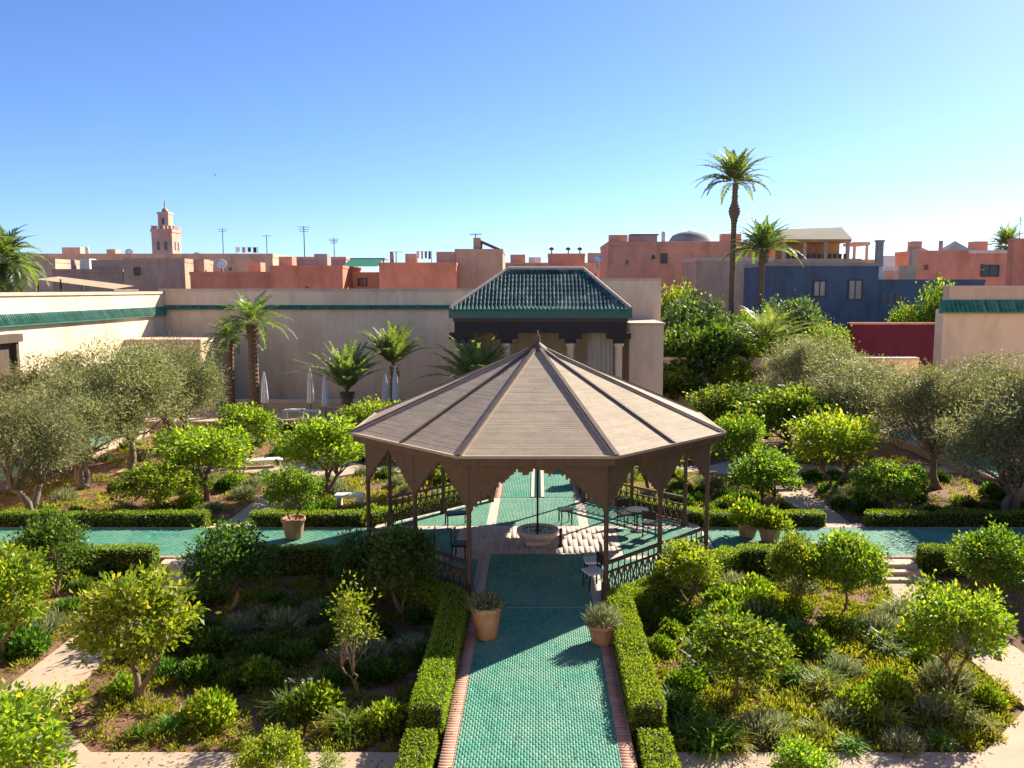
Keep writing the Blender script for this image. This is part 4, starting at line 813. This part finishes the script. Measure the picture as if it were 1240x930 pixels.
def litter(n, x0, x1, y0, y1, z, seed, L=.05):
    rg = np.random.default_rng(seed); P = np.stack([rg.uniform(x0,x1,n), rg.uniform(y0,y1,n), np.full(n,z)],1); a = rg.uniform(0,6.28,n)
    D = np.stack([np.cos(a), np.sin(a), rg.uniform(0,.35,n)],1); S = np.stack([-np.sin(a), np.cos(a), rg.uniform(-.3,.3,n)],1); Ln = (L*rg.uniform(.5,1.3,n))[:,None]
    return np.stack([P, P + D*Ln*.5 + S*Ln*.28, P + D*Ln, P + D*Ln*.5 - S*Ln*.28],1)
stuff(link('fallen_leaves', qmesh('fallen_leaves', np.concatenate([litter(2600,-9.6,-2.4,14.2,23,-.36,1,.07), litter(2000,2.4,9.6,14.2,23,-.36,2,.07), litter(1500,-19,-11.3,15,23,-.36,3,.07), litter(1500,11.3,19,15,23,-.36,4,.07),
   litter(130,-1.6,1.6,12,20,.014,5,.06), litter(260,-8,-2.5,12.8,14.05,PZ+.006,6), litter(260,2.5,8,12.8,14.05,PZ+.006,7), litter(140,-11.1,-9.9,15.8,22.7,PZ+.006,8), litter(140,9.9,11.1,15.8,22.7,PZ+.006,9), litter(2500,-19,-11.3,28,37,-.35,10,.09), litter(200,-19,-6,24.3,26.9,.014,11,.07), litter(200,6,19,24.3,26.9,.014,12,.07)]), M['litter'])))
cl = np.zeros((1400,8,3)); cb = np.array([(-1,-1,0),(1,-1,0),(1,1,0),(-1,1,0),(-.6,-.7,1),(.7,-.6,1),(.6,.7,1),(-.7,.6,1)],float)
cp = np.stack([np.concatenate([rng.uniform(2.4,9.6,600), rng.uniform(-9.6,-2.4,500), rng.uniform(-19,-11.3,300)]), np.concatenate([rng.uniform(14.2,23,1100), rng.uniform(15,37,300)]), np.full(1400,-.415)],1); cs = rng.uniform(.012,.05,1400)
kpc = ~((cp[:,1] > 23.4) & (cp[:,1] < 27.6)); cl = cp[:,None] + cb[None]*(cs[:,None]*rng.uniform(.6,1.3,(1400,3)))[:,None]; stuff(link('soil_clods', boxmesh('soil_clods', cl[kpc], surf('clod', (.20,.11,.07), (.34,.22,.15), 3, .95, .4, 30, island=.3))))

# ================================================================ THE TOWN BEYOND
def house(name, label, x0, x1, y0, y1, zt, m, wins=(), par=.0, parm=None, cat='house', group='flat-roofed town houses'):
    t = thing(name, label, cat, (0,0,0), 0, group)
    MB().box(x0,x1,y0,y1,-.47,zt).build('wall', m, t)
    if par:                                      # parapet: a thin raised edge round the flat roof
        p = MB(); w = .3; e = .06
        p.box(x0-e,x1+e,y0-e,y0+w,zt+.003,zt+par); p.box(x0-e,x1+e,y1-w,y1+e,zt+.003,zt+par); p.box(x0-e,x0+w,y0+w,y1-w,zt+.003,zt+par-.01); p.box(x1-w,x1+e,y0+w,y1-w,zt+.003,zt+par-.01); p.build('parapet', parm or m, t)
    if cat == 'house' and x1-x0 > 6:                # a few small flat panes, dark like shaded recesses, under the roofline
        rh = random.Random(label); k = int((x1-x0)/4.5)
        for q in range(k):
            if rh.random() < .6:
                a = x0 + (q + rh.uniform(.2,.6))*(x1-x0)/k; c = zt - rh.uniform(1.2,2.1); w_ = rh.uniform(.3,.6); h_ = rh.uniform(.45,.9)
                o_ = MB().box(a,a+w_,y0-.015,y0+.02,c-h_,c).build('opening', M['glass'], t); MB().box(a-.08,a+w_+.08,y0-.12,y0-.016,c-h_-.1,c-h_).build('sill', parm or m, o_)
    for (a, b, c, d) in wins:
        f = MB().box(a-.12,a,y0-.1,y0+.02,c-.12,d+.12).box(b,b+.12,y0-.1,y0+.02,c-.12,d+.12).box(a,b,y0-.1,y0+.02,d,d+.12).box(a,b,y0-.14,y0+.02,c-.12,c).build('window', M['wood_dark'], t)
        MB().box(a,b,y0-.02,y0+.03,c,d).build('pane', M['glass'] if cat != 'blue house' else M['curtain'], f)
        MB().box((a+b)/2-.05,(a+b)/2+.05,y0-.07,y0-.025,c,d).build('mullion', M['wood_dark'], f)
    return t
house('town_house','long low peach house below the minaret', -76.26,-39.69,125,140,12.67,M['peach'],par=.6)
house('town_house','low pale house roof beside the feathery palm', -75.67,-63.62,110,122,11.46,M['peach'],par=.5)
t = house('town_house','shaded brown house with a sunlit side wall under the minaret', -45.72,-38.94,92,100,10.90,M['mauve'],par=.45,wins=[(-44.44,-43.98,9.63,10.26)])
house('town_house','low brown roof terrace stepping down from the shaded brown house', -55.34,-47.30,95,104,9.87,M['mauve'],par=.4)
t = thing('roof_canopy','yellow cloth canopy on a rooftop behind the white wall','canopy',(0,0,0))
MB().add([(-48.30,80,8.95),(-40.73,80,8.00),(-40.73,84,8.32),(-48.30,84,9.26)],[(0,1,2,3)]).build('cloth', M['yellow'], t)
for px_ in (-48.14,-45.91):
    for y in (80.1,83.9): MB().box(px_-.06,px_+.06,y-.06,y+.06,-.46,8.95).build('post', M['wood_dark'], t)
MB().box(-48.38,-40.57,79.6,84.5,7.84,7.96).build('deck', M['thatch'], t)
# minaret
my = 200; mx0, mx1 = -94.29, -87.33; mc = (mx0+mx1)/2 + 1.0; mw = 2.45
t = thing('minaret', 'square pale stone mosque minaret with a smaller lantern tower on top', 'minaret', (mc,my+mw,0), 0)
z1, z2, z3 = 22.29, 26.36, 27.71
MB().box(-mw,mw,-mw,mw,-.46,z1-.8).build('shaft', M['minaret'], t); MB().box(-mw-.15,mw+.15,-mw-.15,mw+.15,z1-.8,z1).build('balcony_band', M['minaret'], t)
for k in range(6):
    for sy in (-1,1): MB().box(-mw+.1+k*.85,-mw+.6+k*.85,sy*mw-.2,sy*mw+.2,z1,z1+.75).build('merlon', M['minaret'], t)
    for sx in (-1,1):
        if 0 < k < 5: MB().box(sx*mw-.2,sx*mw+.2,-mw+.1+k*.85,-mw+.6+k*.85,z1,z1+.75).build('merlon', M['minaret'], t)
MB().box(-1.25,1.25,-1.25,1.25,z1,z2).build('lantern_tower', M['minaret'], t); MB().box(-1.38,1.38,-1.38,1.38,z2-.5,z2).build('lantern_cornice', M['coping'], t)
MB().lathe([(.75,z2),(.72,z2+.4),(.5,z2+.85),(.2,z2+1.1),(.08,z2+1.3),(.22,z2+1.9),(.08,z2+2.2),(.15,z2+2.5),(.03,z2+3.0)],14).build('dome', M['minaret'], t, True)
for s in (-1,1): MB().box(s*.9-.35,s*.9+.35,-mw-.04,-mw+.05,z1-5,z1-3).build('window', M['glass'], t); MB().box(mw-.05,mw+.04,s*.9-.35,s*.9+.35,z1-5,z1-3).build('window', M['glass'], t)
MB().box(-.3,.3,-1.31,-1.21,z1+1.2,z1+2.6).build('window', M['glass'], t)
# red walls
house('town_house','long brick-red house wall beside the shaded brown house', -36.73,-28.14,88,96,9.47,M['red'],par=.35)
house('town_house','brick-red house wall below the grey rooftop parapet', -27.58,-20.13,86,95,10.12,M['red'],par=.3)
house('town_house','grey rooftop room with a dark top edge behind the brick-red wall', -28.11,-22.31,97,104,11.43,M['grey'],par=.3,parm=M['mauve'])
t = house('town_house','house with a green awning on its roof terrace', -20.89,-17.21,90.5,97,9.42,M['terra'],par=.4,wins=[(-19.45,-18.64,8.44,9.06)])
MB().add([(-20.80,88.9,10.39),(-17.12,88.9,10.39),(-17.12,93,11.36),(-20.80,93,11.36)],[(0,1,2,3)]).build('awning', M['awning'], t)
MB().box(-20.89,-17.03,93,96,11.27,11.45).build('awning_top', M['grey'], t)
for px_ in (-20.71,-17.21): MB().box(px_-.07,px_+.07,93,93.15,9.24,11.27).build('post', M['wood_dark'], t)
house('town_house','plain bright brick-red house wall facing the garden', -16.17,-8.30,85,94,10.34,M['red'],par=.35)
t = house('town_house','mauve house with a sloping rooftop stair hood', -8.68,-3.68,88,95,11.80,M['mauve'],par=.4)
MB().box(-6.84,-6.05,89,92,11.80,13.43).build('chimney', M['mauve'], t)
MB().add([(-6.05,89,12.92),(-6.05,92,12.92),(-3.86,92,11.97),(-3.86,89,11.97),(-6.05,89,13.18),(-6.05,92,13.18),(-3.77,92,12.19),(-3.77,89,12.19)],[(0,1,2,3),(7,6,5,4),(0,3,7,4),(1,5,6,2),(2,6,7,3),(0,4,5,1)]).build('stair_hood', M['wood_dark'], t)
MB().bar((-9.29,90,11.03),(-6.66,90,12.06),1.2,.25).build('stair_parapet', M['peach'], t)
house('town_house','low pale house roofs behind the pavilion ridge', -7.61,12.54,150,160,12.13,M['peach'],par=.6)
t = house('town_house','small brick-red rooftop block with three finials', 1.68,7.37,130,136,13.11,M['terra'],par=.4)
for px_ in (2.20,4.79,6.60): MB().lathe([(.1,13.36),(.1,14.00),(.45,14.13),(.35,14.38),(.05,14.51)],8,(px_,130.5)).build('finial', M['wood_dark'], t)
t = house('town_house','large terracotta house with a dome and water tanks on its roof', 9.48,32.78,112,126,13.82,M['terra'],par=.5,wins=[(16.61,17.28,11.52,12.62)])
MB().lathe([(2.9,13.82),(2.85,14.70),(2.4,15.35),(1.4,15.79),(.3,15.95),(.05,16.11)],20,(21.07,116)).build('dome', M['grey'], t, True)
for px_ in (13.60,15.50): MB().box(px_-.95,px_+.95,115,117,14.26,15.35).build('water_tank', M['grey'], t); 
MB().box(12.71,16.61,114.8,117.2,15.35,15.51).build('tank_roof', M['wood_dark'], t)
MB().box(17.50,24.64,113,120,13.93,14.42).build('roof_deck', M['dirtywhite'], t)
house('town_house','grey-pink house front behind the leafy trees', 18.07,26.87,95,104,11.18,M['mauve'],par=.4,parm=M['coping'])
# roof-terrace house
t = house('town_house','house with a reed-shaded roof terrace behind the blue house', 30.74,40.67,105,114,11.51,M['peach'],par=.3)
for i, px_ in enumerate((31.05,33.66,36.28,39.10)): MB().box(px_-.2,px_+.2,105.2,105.6,11.51,13.87).build('pillar', M['peach'], t)
MB().box(30.74,39.41,105,111,13.87,14.18).build('ceiling', M['ochre'], t)
MB().add([(30.84,104.6,14.18),(39.41,104.6,14.18),(39.52,109,16.01),(31.05,109,15.71),(39.41,109.2,14.18),(30.84,109.2,14.18)],[(0,1,2,3),(1,4,2),(0,3,5),(4,5,3,2),(0,5,4,1)]).build('reed_roof', M['thatch'], t)
MB().box(30.94,39.20,108.5,108.8,11.51,13.87).build('back_wall', M['ochre'], t)
for k in range(12): MB().box(31.47+k*.65,31.47+k*.65+.4,105.3,105.5,11.61,12.43).build('railing_panel', M['wood_dark'], t)
t = house('town_house','small ochre roof porch at the end of the reed-shaded terrace', 40.97,43.76,108,113,11.61,M['ochre'],par=.2)
MB().box(40.86,42.90,107.8,112,13.62,14.04).build('porch_roof', M['peach'], t)
for px_ in (41.07,42.69): MB().box(px_-.15,px_+.15,108.2,108.5,11.61,13.62).build('pillar', M['peach'], t)
# blue house
by = 82
t = house('blue_house','deep blue plastered house with small windows', 22.55,33.58,by,by+9,10.26,M['blue'],par=.35,wins=[(30.72,31.94,7.03,8.81),(27.28,28.35,7.35,8.73),(34.64-9,34.64-8.6,5.56,6.22)],parm=M['grey'],cat='blue house')
t = house('blue_house','lower deep blue house wing with a row of narrow windows', 34.01,44.73,83.2,92,8.65,M['blue'],par=.3)
for px_ in (34.73,35.39,36.05): MB().box(px_-.22,px_+.22,83.15,83.25,6.60,7.59).build('window', M['glass'], t)
for px_, a, b, lb in ((39.26,318,294,'tall dark chimney behind the lower blue wing'),(43.23,322,302,'pale chimney behind the lower blue wing')):
    t = thing('chimney', lb, 'chimney', (px_,96,0)); MB().box(-.35,.35,-.35,.35,-.46,8+(350-b)*.096).build('stack', M['grey' if a == 318 else 'peach'], t); MB().box(-.45,.45,-.45,.45,8+(350-b)*.096,8+(350-b)*.096+.2).build('cap', M['mauve'], t)
house('town_house','low pinkish house with white roof edge behind the two chimneys', 40.73,45.11,100,108,10.17,M['peach'],par=.5,parm=M['dirtywhite'])
t = house('town_house','wide terracotta house with a dark roof tent and pale roof strip', 48.60,61.82,108,113.5,12.46,M['terra'],par=.5,wins=[(57.52,59.67,9.70,10.98)])
MB().add([(53.44,109,12.77),(57.20,109,12.77),(57.20,113,12.77),(53.44,113,12.77),(55.37,111,14.35)],[(0,1,4),(1,2,4),(2,3,4),(3,0,4)]).build('roof_tent', M['grey'], t)
MB().box(55.59,61.61,107.6,107.95,12.56,12.98).build('roof_strip', M['dirtywhite'], t)
MB().add([(50.43,110,12.77),(52.04,110,12.77),(52.04,113,12.77),(50.43,113,12.77),(51.07,111,13.51)],[(0,1,4),(1,2,4),(2,3,4),(3,0,4)]).build('roof_tent', M['mauve'], t)
house('town_house','tall orange-red house wall behind the cream garden building', 51.27,58.18,90,91.2,13.12,M['red'],par=.3)
house('boundary_wall','maroon plaster wall below the blue house', 24.94,32.83,66,66.5,5.19,M['maroon'],par=.15,parm=M['terra'],cat='wall',group=None)
house('town_house','far pale house row on the skyline behind the garden wall', -72.04,-51.75,170,182,13.35,M['peach'],par=.6)
house('town_house','far low terracotta roofs on the skyline past the mauve house', -6.09,2.03,120,128,11.07,M['terra'],par=.5)
house('town_house','far low whitish house behind the chimneys on the skyline', 58.06,72.98,150,160,12.72,M['dirtywhite'],par=.5)
house('town_house','far pale house behind the tall palms on the skyline', 30.51,43.05,140,150,15.42,M['peach'],par=.5)

# ---- rooftop huts, tanks and odds and ends, each part of the house it stands on
def roofbits(frag, bits):
    t = [o for o in bpy.data.objects if o.get('label') and frag in o['label'] and o.name.split('.')[0] in ('town_house','blue_house')][0]
    for kind, x0, x1, y, z0, z1, mk in bits:
        z1 += .9
        if kind == 'tank': MB().lathe([((x1-x0)/2,z0),((x1-x0)/2,z1-.1),((x1-x0)/2*.8,z1)],12,((x0+x1)/2,y+.6)).build('water_tank', M[mk], t, True)
        elif kind == 'line':
            MB().box(x0,x0+.06,y,y+.06,z0,z1).box(x1-.06,x1,y,y+.06,z0,z1).bar((x0,y+.03,z1-.05),(x1,y+.03,z1-.05),.02,.02).build('washing_line', M['metal'], t)
            n = 4
            for k in range(n): a = x0 + (k+.15)*(x1-x0)/n; MB().box(a,a+(x1-x0)/n*.6,y+.02,y+.05,z1-.75-.1*(k%2),z1-.06).build('laundry', M[('white','peach','blue','maroon')[k%4]], t)
        else: MB().box(x0,x1,y,y+1.6,z0,z1).build('roof_hut' if kind == 'hut' else 'parapet_step', M[mk], t)
roofbits('long low peach house', [('hut',-72.28,-69.55,127,12.18,13.40,'peach'),('hut',-66.06,-64.69,128,12.18,13.16,'mauve'),('tank',-68.55,-67.93,126,12.42,13.40,'dirtywhite'),('line',-45.53,-42.18,126,12.42,13.40,'white')])
roofbits('low brown roof terrace', [('hut',-53.26,-52.13,97,9.68,10.62,'dirtywhite'),('step',-51.37,-47.30,96,9.68,10.43,'mauve'),('tank',-54.59,-54.02,97,9.78,10.52,'grey')])
roofbits('long brick-red house wall beside', [('step',-36.73,-35.59,89,9.39,10.25,'mauve'),('tank',-34.62,-34.18,90,9.47,10.17,'grey'),('hut',-31.64,-30.24,91,9.47,9.99,'terra')])
roofbits('brick-red house wall below', [('step',-26.98,-25.61,87,10.03,10.45,'terra'),('hut',-23.56,-22.19,88,10.03,10.79,'grey')])
roofbits('plain bright brick-red', [('tank',-15.33,-14.90,86,10.34,10.92,'grey'),('hut',-13.80,-12.62,87,10.34,10.76,'mauve'),('hut',-10.67,-8.72,88,10.34,11.01,'mauve'),('line',-12.45,-10.92,86,10.34,11.01,'white')])
roofbits('low pale house roofs behind the pavilion', [('hut',-4.93,-2.24,151,12.13,13.31,'terra'),('hut',-1.64,0.60,152,12.13,12.87,'dirtywhite'),('hut',9.10,12.24,151,12.13,13.60,'peach')])
roofbits('large terracotta house', [('step',9.70,12.15,113,13.93,14.37,'terra'),('hut',25.09,27.76,114,13.93,14.59,'terra'),('tank',16.95,17.50,114,13.93,14.91,'dirtywhite')])
roofbits('wide terracotta house', [('hut',48.92,50.10,109,12.56,13.30,'mauve'),('tank',52.58,53.12,109,12.56,13.40,'grey'),('hut',57.95,59.78,111,12.56,13.40,'terra')])
roofbits('lower deep blue house wing', [('hut',37.95,39.11,86,8.74,9.55,'peach'),('tank',35.47,35.97,86,8.74,9.39,'dirtywhite')])
roofbits('low pinkish house', [('hut',42.32,43.71,102,10.26,11.15,'dirtywhite')])
# ---- antennas, dishes, bird
def antenna(label, x, y, z0, z1, n):
    t = thing('tv_antenna', label, 'antenna', (x,y,z0), random.uniform(-.4,.4), 'rooftop aerials')
    MB().lathe([(.06,-2.5),(.05,z1-z0)],6).build('mast', M['metal'], t)
    for k in range(n):
        z = (z1-z0)*(.97-.07*k); MB().bar((-.7+.1*k,0,z),(.7-.1*k,0,z),.05,.05).build('rod', M['metal'], t)
antenna('tall thin aerial mast on the peach rooftops near the minaret', -47.40, 126, 12.42, 17.05, 2)
antenna('thin aerial mast on the skyline between minaret and green awning', -40.81, 126, 12.18, 16.08, 1)
antenna('aerial mast above the brick-red wall', -27.62, 99, 11.66, 15.38, 3)
antenna('aerial with wide rods above the grey rooftop room', -24.10, 99, 11.66, 13.95, 4)
antenna('short aerial above the bright brick-red house', -15.42, 91, 10.83, 12.06, 1)
antenna('short aerial on the mauve house chimney', -6.65, 90, 12.37, 13.93, 2)
antenna('aerial mast by the distant palm', 69.64, 121, 13.30, 18.32, 2)
def dish(label, x, y, z):
    t = thing('satellite_dish', label, 'dish', (x,y,z), .3, 'rooftop satellite dishes')
    d = MB().lathe([(.02,0),(.3,.04),(.55,.16),(.56,.18),(.3,.07),(.02,.03)],14,cap=False).build('reflector', M['white'], t, True); d.rotation_euler = (R(60),0,0); d.location = (0,0,.8)
    MB().lathe([(.05,-.4),(.05,.8)],8).build('bracket', M['metal'], t)
for lb, x, y, z in (('white satellite dish on the long peach roof beside the minaret',-61.58,126,12.67),('white satellite dish on the peach roof past the minaret',-51.38,126,12.18),('white satellite dish on the brick-red wall next to the shaded house',-33.75,89,9.47+.3),('white satellite dish behind the pavilion roof corner',7.92,111,11.09)): dish(lb, x, y, z)
t = thing('bird', 'small dark bird flying alone in the clear sky', 'bird', (-32.43,85,19.40), .6)
MB().lathe([(.01,-.16),(.05,-.08),(.055,0),(.03,.1),(.01,.16)],8).build('body', M['metal'], t).rotation_euler = (R(90),0,0)
for s in (-1,1): MB().add([(0,-.06,.02),(0,.07,.02),(s*.25,.03,.1),(s*.38,-.05,.05),(s*.22,-.07,.09)],[(0,1,2),(0,2,4),(4,2,3)]).build('wing', M['metal'], t)
